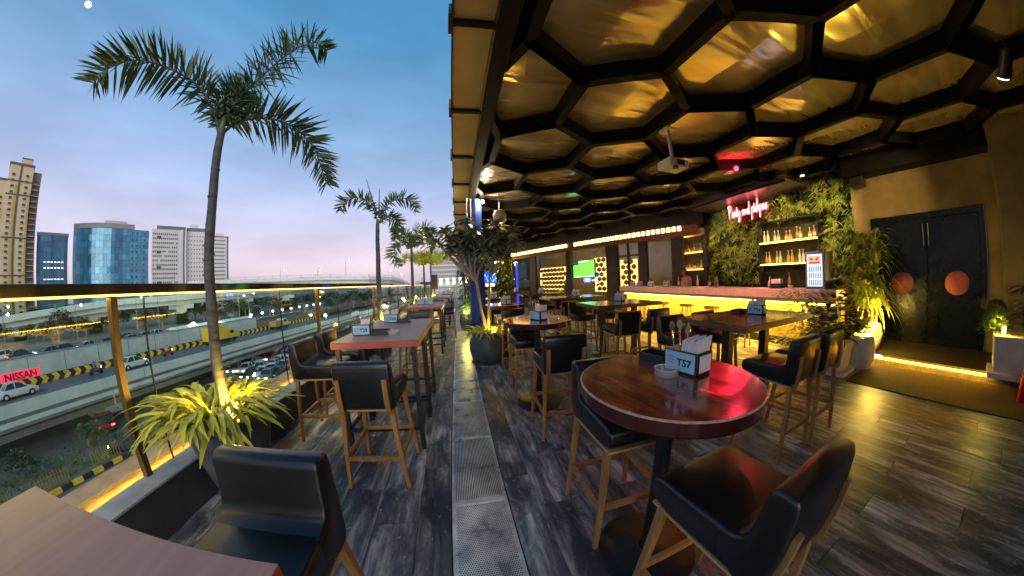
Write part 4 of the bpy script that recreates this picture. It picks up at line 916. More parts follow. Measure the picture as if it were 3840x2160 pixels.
# spotlight fixture up in the right corner
sf = thing('spot_fixture', 'black ceiling spotlight in the upper right corner', 'spotlight', (4.3, -.74, 3.52)); MB().tube([(0, 0, 0), (0, 0, -.14)], .012, 6).ob('stem', BLACKM, sf); MB().tube([(0, 0, -.12), (.16, .10, -.30)], [.06, .075], 14).ob('can', BLACKM, sf, smooth=True); MB().tube([(.161, .101, -.301), (.165, .103, -.305)], .062, 14).ob('lens', emis('spot lens', (1, .8, .45), 6), sf)
lamp('spot_beam', 'SPOT', (.18, .11, -.33), 260, (1, .66, .20), sf, size=.05, spot=rad(42), blend=.9).rotation_euler = (Vector((7.7, 1.95, 2.75))-Vector((4.3, -.74, 3.2))).to_track_quat('-Z', 'Y').to_euler()

rp_ = thing('red_spotlight', 'red stage spotlight fixed between the ceiling beams before the bar', 'spotlight', (4.95, 3.15, 3.545)); MB().tube([(0, 0, 0), (0, 0, -.07)], .012, 6).ob('stem', BLACKM, rp_); MB().tube([(.07, .045, -.045), (-.07, -.045, -.12)], [.045, .05], 12).ob('can', BLACKM, rp_, smooth=True); MB().tube([(-.071, -.0455, -.1205), (-.074, -.0475, -.122)], .042, 12).ob('lens', emis('red spot lens', (1, .02, .08), 6), rp_)
lamp('spot_beam', 'SPOT', (-.085, -.055, -.128), 650, (1, .008, .035), rp_, size=.012, spot=rad(3.4), blend=.25).rotation_euler = (Vector((1.15, .86, 1.045))-Vector((4.865, 3.095, 3.417))).to_track_quat('-Z', 'Y').to_euler()
lamp('spill', 'SPOT', (-.085, -.055, -.128), 45, (1, .02, .06), rp_, size=.03, spot=rad(70), blend=.9).rotation_euler = (Vector((2.9, 2.3, .8))-Vector((4.865, 3.095, 3.417))).to_track_quat('-Z', 'Y').to_euler()
lamp('added_counter_fill', 'SPOT', (.06, .03, -.13), 170, (1, .36, .26), rp_, size=.03, spot=rad(120), blend=.8).rotation_euler = (Vector((6.0, 4.6, 1.1))-Vector((5.0, 3.18, 3.41))).to_track_quat('-Z', 'Y').to_euler()  # extra lamp added to turn the counter face pink
lamp('ceiling_spill', 'SPOT', (.10, .06, -.10), 16, (1, .02, .05), rp_, size=.03, spot=rad(150), blend=.9).rotation_euler = (pi, 0, 0)

# ================================================================== PLANTS
def strap_leaf(L, w, lift, seg=7):
    """an arching strap blade along +x"""
    m = MB(); vs = []; fs = []
    for i in range(seg+1):
        t = i/seg; x = L*t*(1-.12*t*lift); z = L*(lift*t*1.05-(.26+lift*.74)*t*t); ww = w*min(1, .45+2.2*t)*(1-t**4*.9)
        vs += [(x, -ww/2, z+ww*.18), (x, 0, z), (x, ww/2, z+ww*.18)]
    for i in range(seg):
        k = 3*i; fs += [(k, k+1, k+4, k+3), (k+1, k+2, k+5, k+4)]
    return m.add(vs, fs)
STRAP = [strap_leaf(L_, w_, l_).mesh('leaf', LEAFY, smooth=True, recalc=False) for L_, w_, l_ in ((.46, .040, .9), (.52, .044, .6), (.40, .036, 1.25), (.50, .042, .35), (.34, .034, 1.6), (.56, .046, .75))]
def grass_pot(name, label, loc, potprof, n_leaf, r0, zsoil, scale, cat='potted plant', grp=None, separate=True, light=None, rim_mat=POT, leafmat=None, off=(0, 0)):
    t = thing(name, label, cat, loc, 0, grp); rnd = random.Random(int(loc[0]*100+loc[1]*37))
    MB().lathe(potprof, n=36, capt=False).ob('pot', rim_mat, t, smooth=True)
    MB().lathe([(r0*.2, zsoil-.002), (r0*1.0, zsoil)], n=24).ob('soil', SOIL, t)
    mj = MB()
    for i in range(n_leaf):
        a = rnd.uniform(0, 2*pi); rr = r0*math.sqrt(rnd.random())*.9; k = rnd.randrange(6); s = scale*rnd.uniform(.75, 1.2)
        if separate:
            o = link('leaf', STRAP[k], t, (rr*cos(a)+off[0], rr*sin(a)+off[1], zsoil)); o.rotation_euler = (rnd.uniform(-.35, .35), rnd.uniform(-.35, .25), a+rnd.gauss(0, .5)); o.scale = (s, s*rnd.uniform(.9, 1.3), s)
        else:
            L_, w_, l_ = ((.46, .030, .9), (.52, .034, .6), (.40, .028, 1.25), (.50, .032, .35), (.34, .026, 1.6), (.56, .036, .75))[k]
            mm = strap_leaf(L_*s, w_*s*1.1, l_, 4); R_ = Matrix.Rotation(a+rnd.gauss(0, .5), 3, 'Z') @ Matrix.Rotation(rnd.uniform(-.35, .25), 3, 'Y')
            mj.add([R_ @ Vector(v)+Vector((rr*cos(a), rr*sin(a), zsoil)) for v in mm.v], mm.f)
    if not separate: tag(mj.ob('foliage', leafmat or LEAFY, t, smooth=True, recalc=False), kind='stuff')
    if light:
        MB().lathe([(.035, 0), (.04, .05)], (light[0], light[1], zsoil), 12).ob('uplight', emis('uplight lens', (1, .62, .12), 25), t)
        lamp('uplight_beam', 'POINT', (light[0], light[1], zsoil+.10), light[2], (1, .60, .08), t, size=.03)
    return t
TALLPOT = [(.15, 0), (.17, .02), (.21, .2), (.27, .46), (.305, .66), (.31, .70), (.285, .70), (.275, .65)]
ROUNDPOT = [(.20, 0), (.22, .015), (.29, .10), (.33, .25), (.325, .38), (.28, .50), (.245, .555), (.25, .585), (.22, .585), (.215, .54)]
def frond(pts, L_leaf, w_leaf, mtl, parent, dens=34, seed=1, droop=.35, plane=None, thick=.014):
    """pinnate frond: rachis along pts (world, relative to parent) with leaflets on both sides"""
    rnd = random.Random(seed); P = [Vector(p) for p in pts]; S = []
    for i in range(len(P)-1):
        p0 = P[max(i-1, 0)]; p1 = P[i]; p2 = P[i+1]; p3 = P[min(i+2, len(P)-1)]
        for k in range(6):
            t = k/6; S.append(.5*((2*p1)+(-p0+p2)*t+(2*p0-5*p1+4*p2-p3)*t*t+(-p0+3*p1-3*p2+p3)*t**3))
    S.append(P[-1]); m = MB(); n = len(S)
    m.tube(S, [thick*(1-.85*i/n) for i in range(n)], 5, mi=1)
    tot = sum((S[i+1]-S[i]).length for i in range(n-1)); step = tot/dens; acc = 0; side0 = None
    for i in range(n-1):
        d = (S[i+1]-S[i]); l = d.length; d = d/l
        sd = d.cross(plane if plane else Vector((0, 0, 1)))
        sd = sd.normalized() if sd.length > .05 else Vector((1, 0, 0)); u = sd.cross(d)
        acc += l
        while acc > 0:
            acc -= step; t = (i+1)/n
            if t < .10: continue
            prof = min(1, .35+2.6*(t-.10))*(1-.55*max(0, t-.62)/.38)
            for s in (-1, 1):
                ph = rnd.choice((-.25, .35, .95, 1.45, -.75))+rnd.gauss(0, .15)
                p = S[i]+d*(l*rnd.random()); dirv = (sd*s*cos(ph)+u*sin(ph))*1.0+d*(.26+.26*t)
                m.leaf(p, dirv, L_leaf*prof*rnd.uniform(.85, 1.12), w_leaf*rnd.uniform(.8, 1.2), up=(sd*s*-sin(ph)+u*cos(ph)), droop=droop*rnd.uniform(.1, .6), segs=3)
    return m.ob('frond', [mtl, TRUNK], parent, recalc=False)
def palm(name, label, loc, zcrown, fronds, r0, seed, pot=True, L_leaf=.30, mtl=None, spikes=(), nleaf=100, light=30, separate=False, scale=1.0, wl=.024, zsoil=.66, off=(0, 0), dens=90):
    t = grass_pot(name, label, loc, TALLPOT, nleaf, .27, zsoil, scale, 'palm', 'potted palms along the railing', separate, (.12, -.06, light), off=off)
    rnd = random.Random(seed); pts = []; rs = []
    for i in range(15):
        z = zsoil-.05+(zcrown-zsoil+.05)*i/14; pts.append((.003*sin(i*1.3+seed), .003*cos(i*1.1+seed), z)); rs.append(r0*(1.18-.38*i/14)*(1+.05*(i % 2)))
    pts[-1] = (0, 0, zcrown); tr = MB(); tr.tube(pts, rs, 14).ob('trunk', TRUNK, t, smooth=True)
    for k in range(1, 9):
        z = zsoil+.1+k*(zcrown-zsoil)/10; MB().tube([(0, 0, z-.006), (0, 0, z+.006)], r0*(1.24-.38*k/10), 14).ob('trunk_ring', TRUNK, t)
    MB().tube([(0, 0, zcrown-.02), (0, 0, zcrown+.10)], [r0*.85, r0*.5], 12).ob('crownshaft', mat('crownshaft', (.06, .09, .03), .5), t, smooth=True)
    for i, f in enumerate(fronds):
        frond([(p[0]-loc[0], p[1]-loc[1], p[2]) for p in f], L_leaf, wl, mtl or LEAFD, t, dens=int(dens), seed=seed*7+i)
    for a, b_ in spikes: MB().tube([(a[0]-loc[0], a[1]-loc[1], a[2]), (b_[0]-loc[0], b_[1]-loc[1], b_[2])], [.022, .006], 6).ob('spear_leaf', LEAFD, t)
    return t
F1 = [(-1.76, 1.71, 2.65), (-1.8, 1.66, 2.8), (-1.9, 1.56, 2.99), (-2.06, 1.39, 3.08), (-2.22, 1.23, 3.09), (-2.33, 1.12, 3.0), (-2.38, 1.06, 2.86)]
F2 = [(-1.75, 1.71, 2.71), (-1.69, 1.77, 2.99), (-1.59, 1.88, 3.3), (-1.47, 2.0, 3.62), (-1.35, 2.12, 3.81), (-1.26, 2.22, 3.79)]
F3 = [(-1.74, 1.72, 2.67), (-1.67, 1.8, 2.8), (-1.53, 1.94, 2.88), (-1.38, 2.1, 2.87), (-1.24, 2.24, 2.72), (-1.15, 2.34, 2.43)]
F0 = [(-1.75, 1.72, 2.71), (-1.77, 1.76, 2.89), (-1.80, 1.82, 3.05), (-1.84, 1.92, 3.22)]
palm('potted_palm', 'tall potted palm in the left foreground with lit strap leaves round its foot', (-1.715, 1.68, 0), 2.66, [F1, F2, F3, F0], .034, 1, wl=.021, L_leaf=.28, nleaf=295, light=12, separate=True, scale=.76, zsoil=.69, off=(-.05, -.06), dens=150)
palm('potted_palm', 'second potted palm along the railing with two spear leaves', (-1.74, 6.03, 0), 2.9,
     [[(-1.73, 6.04, 2.91), (-1.86, 6.0, 3.28), (-2.14, 5.92, 3.47), (-2.44, 5.83, 3.36), (-2.49, 5.82, 3.18)], [(-1.71, 6.04, 2.91), (-1.56, 6.09, 3.3), (-1.27, 6.17, 3.5), (-1.01, 6.25, 3.45), (-.92, 6.27, 3.2)], [(-1.69, 6.05, 2.91), (-1.55, 6.3, 3.14), (-1.38, 6.4, 2.96), (-1.43, 6.42, 2.6)]],
     .05, 2, L_leaf=.28, nleaf=90, spikes=[((-1.75, 6.03, 3.1), (-1.99, 5.96, 3.91)), ((-1.71, 6.04, 3.1), (-1.71, 6.04, 3.7))], wl=.032)
palm('potted_palm', 'third potted palm along the railing', (-1.74, 10.5, 0), 2.9,
     [[(-1.76, 10.5, 2.9), (-1.91, 10.48, 3.36), (-2.35, 10.41, 3.67)], [(-1.76, 10.5, 2.9), (-2.16, 10.44, 3.16), (-2.41, 10.39, 2.65), (-2.23, 10.43, 2.26)], [(-1.72, 10.51, 2.9), (-1.45, 10.55, 3.57), (-1.15, 10.61, 3.78), (-.9, 10.65, 3.57)], [(-1.72, 10.5, 2.9), (-1.6, 10.9, 3.4), (-1.5, 11.4, 3.2)]],
     .055, 3, L_leaf=.42, mtl=LEAFM, nleaf=80, wl=.04)
def gen_fronds(x, y, z, n, R_, H_, seed):
    rnd = random.Random(seed); out = []
    for i in range(n):
        a = 2*pi*i/n+rnd.uniform(-.3, .3); r_ = R_*rnd.uniform(.8, 1.1); out.append([(x, y, z), (x+.35*r_*cos(a), y+.35*r_*sin(a), z+H_), (x+.75*r_*cos(a), y+.75*r_*sin(a), z+H_*.95), (x+r_*cos(a), y+r_*sin(a), z+H_*.35)])
    return out
palm('potted_palm', 'fourth potted palm, low and yellow green', (-1.74, 14.1, 0), 2.45, gen_fronds(-1.74, 14.1, 2.5, 6, 1.1, .45, 4), .05, 4, L_leaf=.4, mtl=LEAFY, nleaf=60, wl=.045, light=40)
palm('potted_palm', 'fifth potted palm before the far end of the railing', (-1.74, 17.7, 0), 2.8, gen_fronds(-1.74, 17.7, 2.85, 6, 1.2, .5, 5), .05, 5, L_leaf=.45, mtl=LEAFY, nleaf=60, wl=.05, light=40)
# plumeria in the round pot
pt = grass_pot('plumeria_pot', 'plumeria tree in a round charcoal pot skirted with yellow grass', (.48, 4.99, 0), ROUNDPOT, 190, .235, .55, .62, 'potted tree', None, True, (.12, -.16, 7))
MB().lathe([(.27, .0), (.30, .012), (.30, .028), (.29, .03)], n=30).ob('saucer', POT, pt)
def limb(a, b_, r0, r1, bend=.06, n=5):
    a = Vector(a); b_ = Vector(b_); o = Vector((random.uniform(-1, 1), random.uniform(-1, 1), .2))*bend
    return [a+(b_-a)*(i/n)+o*sin(pi*i/n) for i in range(n+1)], [r0+(r1-r0)*i/n for i in range(n+1)]
random.seed(21)
tips = []
base = (0.02, 0, .52)
forks = [((.02, 0, .52), (-.06, .02, 1.0)), ((.02, 0, .52), (.10, -.02, 1.15))]
br = MB()
nodes = [((-.14, .01, 1.52), .030), ((.10, 0, 1.60), .026)]
p_, r_ = limb(base, nodes[0][0], .036, .028, .03); br.tube(p_, r_, 8)
p_, r_ = limb(base, nodes[1][0], .034, .024, .03); br.tube(p_, r_, 8)
lvl = [((-.14, .01, 1.52), .026), ((.10, 0, 1.60), .024)]
targets = [(-.92, .02, 2.35), (-.70, .25, 2.60), (-.55, -.1, 2.42), (-.35, .1, 2.72), (-.15, -.15, 2.45), (-.30, .2, 2.2), (.05, .1, 2.55), (.20, -.15, 2.35), (.32, .15, 2.66), (.45, .0, 2.45), (.62, .1, 2.55), (.55, -.2, 2.25), (.30, .25, 2.15), (-.62, .1, 2.15), (.02, -.2, 2.12), (-.05, .2, 2.0), (.42, .1, 2.0), (-.98, .1, 2.5)]
mids = {}
for T_ in targets:
    k = 0 if T_[0] < .05 else 1; st_, rr = lvl[k]
    mid = (st_[0]+(T_[0]-st_[0])*.55, T_[1]*.5, st_[2]+(T_[2]-st_[2])*.5)
    p_, r_ = limb(st_, mid, rr*.8, .016, .05); br.tube(p_, r_, 6); p_, r_ = limb(mid, T_, .015, .009, .04); br.tube(p_, r_, 6); tips.append(T_)
    tips.append((mid[0]+random.uniform(-.12, .12), mid[1]+random.uniform(-.1, .1), mid[2]+.35))
br.ob('branches', BARK, pt, smooth=True)
lm = MB(); rnd = random.Random(4)
for T_ in tips:
    for i in range(30):
        a = rnd.uniform(0, 2*pi); e_ = rnd.uniform(-.5, .75); lm.leaf((T_[0], T_[1], T_[2]-rnd.uniform(0, .14)), (cos(a)*cos(e_), sin(a)*cos(e_), sin(e_)+.15), rnd.uniform(.20, .32), rnd.uniform(.09, .125), droop=.35, segs=3, fold=.12)
tag(lm.ob('crown', LEAFP, pt, recalc=False), kind='stuff')
# bush in a dark pot behind the blue column, lit green
bu = thing('bamboo_bush', 'tall bright green bush in a dark pot left of the blue column', 'potted plant', (.28, 8.6, 0))
MB().lathe([(.2, 0), (.26, .1), (.30, .3), (.27, .5), (.24, .56)], n=24).ob('pot', POT, bu, smooth=True)
m = MB(); rnd = random.Random(9)
for i in range(1700):
    z = rnd.uniform(.5, 2.35); R_ = .34*(1-((z-1.3)/1.5)**2)+.05; a = rnd.uniform(0, 2*pi); r_ = R_*math.sqrt(rnd.random()); m.leaf((r_*cos(a), r_*sin(a), z), (cos(a), sin(a), rnd.uniform(-.6, .5)), rnd.uniform(.10, .18), .035, droop=.5, segs=2)
tag(m.ob('foliage', LEAFM, bu, recalc=False), kind='stuff')
for i in range(5): a = i*1.3; MB().tube([(.08*cos(a), .08*sin(a), .5), (.14*cos(a), .14*sin(a), 2.1)], .012, 6).ob('stem', LEAFM, bu)
lamp('bush_light', 'POINT', (-.1, -.42, .75), 12, (1, .85, .2), bu, size=.04); MB().lathe([(.03, .58), (.03, .64)], (-.1, -.22, 0), 10).ob('uplight', emis('uplight lens', (1, .62, .12), 25), bu)
# planters beside the door
OVAL = [(.13, 0), (.16, .02), (.21, .18), (.215, .32), (.18, .48), (.165, .52), (.14, .52), (.14, .47)]
ya = thing('yucca_plant', 'tall drooping yucca in a white oval pot left of the doors', 'potted plant', (6.62, 1.47, .15))
MB().lathe([(p*.78, z*.85) for p, z in OVAL], n=28, capt=False).ob('pot', WHITEPOT, ya, smooth=True); MB().lathe([(.02, .40), (.105, .402)], n=16).ob('soil', SOIL, ya)
for i in range(6): a = i*1.05; MB().tube([(.05*cos(a), .05*sin(a), .4), (.07*cos(a), .12*sin(a)+.05, .95), (.05*cos(a), .20*sin(a)+.12, 1.5+.06*i)], [.02, .018, .014], 7).ob('cane', mat('tan cane', (.28, .20, .08), .7), ya)
m = MB(); rnd = random.Random(12)
for i in range(460):
    k = rnd.randrange(6); a0 = k*1.05; h = rnd.uniform(.62, 1.0) if rnd.random() < .35 else rnd.uniform(.9, 1.95); a = rnd.uniform(0, 2*pi)
    m.leaf((.05*cos(a0), .18*sin(a0)+.12, h), (cos(a)*.5, sin(a)*.6, rnd.uniform(.3, 1.2)), rnd.uniform(.45, .72), .062, droop=rnd.uniform(.6, 1.2), segs=5, fold=.2)
tag(m.ob('foliage', mat('yucca leaf', (.46, .48, .07), .45, col2=(.20, .27, .04), scale=3), ya, recalc=False), kind='stuff')
MB().lathe([(.03, .42), (.03, .47)], (-.09, -.05, 0), 10).ob('uplight', emis('uplight lens', (1, .62, .12), 25), ya)
lamp('yucca_light', 'POINT', (-.50, -.20, .66), 32, (1, .66, .10), ya, size=.04)
pb = grass_pot('fern_pot', 'broad leaved plant in a white oval pot between planter and step', (5.72, 1.42, 0), OVAL, 10, .12, .47, .5, 'potted plant', None, False, (.08, -.05, 3), WHITEPOT, LEAFM)
m = MB(); rnd = random.Random(13)
for i in range(26): a = rnd.uniform(0, 2*pi); m.leaf((0, .05, .5+rnd.uniform(0, .15)), (cos(a)*.7, sin(a)*.7, rnd.uniform(.5, 1.3)), rnd.uniform(.3, .5), .15, droop=.5, segs=4, fold=.15)
m.ob('broad_leaves', mat('lime broad leaf', (.30, .34, .04), .4, col2=(.10, .17, .02), scale=2), pb, recalc=False)
pcn = thing('square_planter', 'white square planter with dark rubber plant leaves beside table T54', 'planter', (5.22, 1.70, 0))
MB().box(-.27, .27, -.27, .27, .0, .06).ob('plinth', WHITEPOT, pcn, bevel=.008); MB().add([(-.19, -.19, .06), (.19, -.19, .06), (.19, .19, .06), (-.19, .19, .06), (-.23, -.23, .46), (.23, -.23, .46), (.23, .23, .46), (-.23, .23, .46)], [(0, 1, 5, 4), (1, 2, 6, 5), (2, 3, 7, 6), (3, 0, 4, 7), (4, 5, 6, 7)]).ob('box', WHITEPOT, pcn)
m = MB(); rnd = random.Random(14)
for i in range(170):
    a = rnd.uniform(0, 2*pi); r_ = .38*math.sqrt(rnd.random()); m.leaf((r_*cos(a), r_*sin(a), .46+rnd.uniform(0, .72)), (cos(a), sin(a), rnd.uniform(-.1, .9)), rnd.uniform(.14, .30), rnd.uniform(.07, .13), droop=.4, segs=3, mi=i % 3)
m.ob('leaves', [mat('rubber leaf', (.02, .045, .015), .25, var=.3), LEAFM, mat('variegated leaf', (.42, .36, .14), .5, col2=(.06, .10, .02), scale=22)], pcn, recalc=False)
sh = thing('variegated_shrub', 'speckled shrub growing against the end of the bar counter', 'shrub', (5.75, 2.45, 0))
m = MB(); rnd = random.Random(15)
for i in range(1500):
    a = rnd.uniform(0, 2*pi); z = rnd.uniform(.1, 1.18); r_ = .42*math.sqrt(rnd.random())*(1.15-.4*abs(z-.6)); m.leaf((r_*cos(a)*.7, r_*sin(a)*1.5, z), (cos(a), sin(a), rnd.uniform(-.4, .6)), .09, .05, droop=.3, segs=2)
tag(m.ob('foliage', mat('variegated leaf', (.42, .36, .14), .5), sh, recalc=False), kind='stuff'); MB().tube([(0, 0, 0), (0, .02, .9)], .015, 6).ob('stem', BARK, sh)
# right edge planter
pr_ = thing('square_planter', 'pale square planter with lit clipped bush at the right edge of the step', 'planter', (6.15, -.60, .15))
MB().box(-.30, .30, -.30, .30, 0, .07).ob('plinth', WHITEPOT, pr_, bevel=.008); MB().add([(-.23, -.23, .07), (.23, -.23, .07), (.23, .23, .07), (-.23, .23, .07), (-.27, -.27, .52), (.27, -.27, .52), (.27, .27, .52), (-.27, .27, .52)], [(0, 1, 5, 4), (1, 2, 6, 5), (2, 3, 7, 6), (3, 0, 4, 7), (4, 5, 6, 7)]).ob('box', WHITEPOT, pr_)
m = MB(); rnd = random.Random(16)
for i in range(800):
    z = rnd.random(); r_ = .24*(1-.75*z)*math.sqrt(rnd.random()); a = rnd.uniform(0, 2*pi); m.leaf((.10+r_*cos(a), .24+r_*sin(a), .52+.42*z), (cos(a), sin(a), rnd.uniform(-.2, .6)), .07, .04, droop=.3, segs=2)
tag(m.ob('clipped_bush', LEAFM, pr_, recalc=False), kind='stuff')
m = MB()
for i in range(70):
    a = rnd.uniform(0, 2*pi); m.leaf((-.05, -.12, .62+rnd.uniform(0, .55)), (cos(a), sin(a), rnd.uniform(-.2, .5)), rnd.uniform(.3, .45), .07, droop=.3, segs=3)
m.ob('dark_fronds', mat('black green leaf', (.008, .014, .010), .35), pr_, recalc=False)
MB().lathe([(.02, .54), (.02, .62)], (-.02, .14, 0), 10).ob('uplight', emis('uplight lens', (1, .62, .12), 25), pr_)
lamp('bush_light', 'POINT', (-.10, .20, .72), 5, (1, .75, .08), pr_, size=.03)
ex = thing('fire_extinguisher', 'red fire extinguisher beside the planter at the right edge', 'extinguisher', (5.55, -.74, 0)); MB().lathe([(.055, 0), (.06, .01), (.06, .34), (.04, .40), (.015, .42)], n=18).ob('cylinder', mat('red enamel', (.45, .015, .02), .3), ex, smooth=True); MB().box(-.03, .03, -.015, .015, .42, .47).ob('valve', BLACKM, ex); MB().tube([(.03, 0, .45), (.08, 0, .36), (.07, 0, .18)], .009, 6).ob('hose', BLACKM, ex)

# ================================================================== THE CITY BELOW
def pol(az, d, z=0): return Vector((sin(rad(az))*d, cos(rad(az))*d, z))
GA = rad(4.5); GUx, GUy = sin(GA), cos(GA)
def fp(D, s, z=0): return (-cos(GA)*D+GUx*s, sin(GA)*D+GUy*s, z)     # D metres left of the camera line, s along the road
GZ, UZ, RZ = -11.0, -5.75, -6.95
CONC = mat('grey green concrete', (.56, .60, .57), .8, col2=(.45, .485, .465), scale=.5, bump=.05)
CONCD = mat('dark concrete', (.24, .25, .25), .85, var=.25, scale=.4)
ASPH = mat('asphalt', (.12, .125, .13), .8, var=.25, scale=.3)
EARTH = mat('dusty earth', (.27, .22, .17), .95, col2=(.17, .155, .11), scale=.06)
YEL = mat('road yellow', (.85, .50, .03), .7, var=.2, scale=2); BLK = mat('road black', (.035, .025, .03), .8)
def slab(name, D0, D1, s0, s1, z0, z1, mt_, parent=None):
    m = MB(); v = [fp(D, s, z) for z in (z0, z1) for D, s in ((D0, s0), (D1, s0), (D1, s1), (D0, s1))]
    m.add(v, [(0, 3, 2, 1), (4, 5, 6, 7), (0, 1, 5, 4), (1, 2, 6, 5), (2, 3, 7, 6), (3, 0, 4, 7)]); return m.ob(name, mt_, parent)
struct(slab('ground', 3, 58.5, -300, 2500, GZ-2, GZ, mat('dark road ground', (.13, .135, .135), .85, col2=(.18, .18, .17), scale=.08)))
struct(slab('terrain', 58.5, 2600, -600, 2500, UZ-6, UZ, EARTH))
struct(slab('lower_road', 12, 29.4, -100, 220, GZ, GZ+.03, ASPH))
struct(slab('traffic_road', 33, 57, 30, 150, GZ+.001, GZ+.035, mat('traffic asphalt', (.085, .085, .085), .8, var=.2, scale=.3)))
struct(slab('upper_road', 60, 76, -90, 300, UZ, UZ+.03, ASPH))
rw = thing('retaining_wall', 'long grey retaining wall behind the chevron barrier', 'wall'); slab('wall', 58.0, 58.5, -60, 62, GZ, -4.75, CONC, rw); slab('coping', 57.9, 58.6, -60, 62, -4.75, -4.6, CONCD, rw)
for k in range(12): slab('wall_joint', 57.985, 58.0, -10+k*5, -9.9+k*5, GZ, -4.75, CONCD, rw)
# --- near flyover
nf = thing('near_flyover', 'near grey concrete flyover with chevron barrier running past the terrace', 'flyover')
slab('deck', 37.7, 49.6, -120, 420, -7.25, RZ, ASPH, nf)
slab('edge_slab', 37.5, 38.6, -120, 420, -7.65, -7.26, CONC, nf)
for k in range(24): slab('parapet_panel', 37.72, 38.0, -60+k*16.2, -60+k*16.2+16.1, -6.94, -5.95, CONC, nf)
slab('girder', 40.2, 48.4, -120, 420, -9.2, -7.27, CONC, nf)
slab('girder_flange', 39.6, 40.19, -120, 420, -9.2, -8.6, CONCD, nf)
slab('inner_barrier', 49.2, 49.5, -120, 420, RZ, -6.05, BLK, nf)
YM = MB()
for k in range(64):
    s = -6+k*1.32
    def cp(ds, z): return fp(49.19, s+ds, z)
    def cq(ds, z): return fp(49.17, s+ds, z)
    poly = [(0, -6.93), (.66, -6.93), (1.02, -6.50), (.66, -6.07), (0, -6.07), (.36, -6.50)]
    MB().add([cp(a, z) for a, z in poly]+[cq(a, z) for a, z in poly], [(0, 1, 2, 5), (5, 2, 3, 4), (6, 11, 8, 7), (11, 10, 9, 8)]+[(i, (i+1) % 6, 6+(i+1) % 6, 6+i) for i in range(6)]).ob('chevron', YEL, nf, recalc=False)
def pier(name, label, D, s, z0, z1, w, cap, mt_=CONC, creeper=None):
    t = thing(name, label, 'pier', fp(D, s, z0), -GA); h = z1-z0
    MB().box(-w/2, w/2, -w*.45, w*.45, 0, h-1.5).ob('shaft', mt_, t, bevel=.1)
    MB().add([(-w/2, -w*.45, h-2.0), (w/2, -w*.45, h-2.0), (w/2, w*.45, h-2.0), (-w/2, w*.45, h-2.0), (-cap, -w*.5, h-.9), (cap, -w*.5, h-.9), (cap, w*.5, h-.9), (-cap, w*.5, h-.9), (-cap, -w*.5, h), (cap, -w*.5, h), (cap, w*.5, h), (-cap, w*.5, h)], [(0, 1, 5, 4), (1, 2, 6, 5), (2, 3, 7, 6), (3, 0, 4, 7), (4, 5, 9, 8), (5, 6, 10, 9), (6, 7, 11, 10), (7, 4, 8, 11), (8, 9, 10, 11)]).ob('cap', mt_, t)
    if creeper:
        m = MB(); rnd = random.Random(int(s*10))
        for i in range(700):
            a = rnd.randrange(4); u = rnd.uniform(-1, 1)*w*.5; z = rnd.random()*creeper; q = w*.5+.05
            p = ((u, -w*.46, z), (u, w*.46, z), (q, u, z), (-q, u, z))[a]; m.leaf(p, (rnd.uniform(-1, 1), rnd.uniform(-1, 1), -.3), .45, .3, droop=.4, segs=2)
        tag(m.ob('creeper', mat('pier creeper', (.03, .05, .015), .6), t, recalc=False), kind='stuff')
for k, (s, lb_) in enumerate(((-12, 'left of the palm pot at the edge'), (18.0, 'with its hammerhead cap above the median shrubs'), (48, 'beyond the palm trunk'), (78, 'behind the traffic jam'))):
    pier('flyover_pier', 'near flyover pier '+lb_, 43.5, s, GZ, -9.2, 2.3, 3.6)
dp = MB(); dp.tube([fp(37.55, 17.0, -7.3), fp(37.55, 17.0, -9.0), fp(38.2, 17.4, -9.3)], .09, 6); dp.ob('drain_pipe', CONCD, nf)
# sign on the barrier
nsn = thing('lit_sign', 'glowing red NISSAN sign behind the chevron barrier', 'sign', fp(49.45, 11.9, -6.1), 0)
nsn.rotation_euler = (0, 0, pi/2-GA)       # local x runs along the road, local -y faces the terrace
PINK = emis('sign pink glow', (1, .03, .10), .7)
MB().box(-2.12, 2.12, .06, .2, -.06, .94).ob('glow_panel', PINK, nsn)
me = text_mesh('NISSAN', .95, 'lettering', .03, bold=.035); me.materials.append(emis('sign letter', (.16, .0, .015), .2)); o = link('lettering', me, nsn, (0, -.0, .44)); o.rotation_euler = (pi/2, 0, 0); o.scale = (1.1, 1.04, 1)
# --- far flyovers
def sweep(name, label, path, wid, par, thk):
    t = thing(name, label, 'flyover'); P = [Vector(p) for p in path]
    for i in range(len(P)-1):
        a, b_ = P[i], P[i+1]; d = (b_-a); d.z = 0; d.normalize(); n = Vector((-d.y, d.x, 0))
        if n.dot(a) < 0: n = -n
        def bx_(nm, o0, o1, z0, z1, mt_): 
            v = [a+n*o0+Vector((0, 0, z0)), a+n*o1+Vector((0, 0, z0)), b_+n*o1+Vector((0, 0, z0)), b_+n*o0+Vector((0, 0, z0))]; v += [p+Vector((0, 0, z1-z0)) for p in v]
            MB().add(v, [(0, 3, 2, 1), (4, 5, 6, 7), (0, 1, 5, 4), (1, 2, 6, 5), (2, 3, 7, 6), (3, 0, 4, 7)]).ob(nm, mt_, t)
        bx_('deck_slab', 0, wid, -par-.35, -par, CONC); bx_('parapet_panel', 0, .25, -par+.001, 0, CONC); bx_('girder', 1.2, wid-1.2, -thk, -par-.351, CONC)
        k = max(1, int((b_-a).length/6))
        for j in range(k):
            p = a+(b_-a)*(j/k); MB().box(p.x-.06, p.x+.06, p.y-.06, p.y+.06, p.z+.001, p.z+.75).ob('rail_post', CONCD, t)
        bx_('rail_bar', .1, .16, .75, .82, CONCD); bx_('rail_bar', .1, .16, .4, .45, CONCD)
    return t
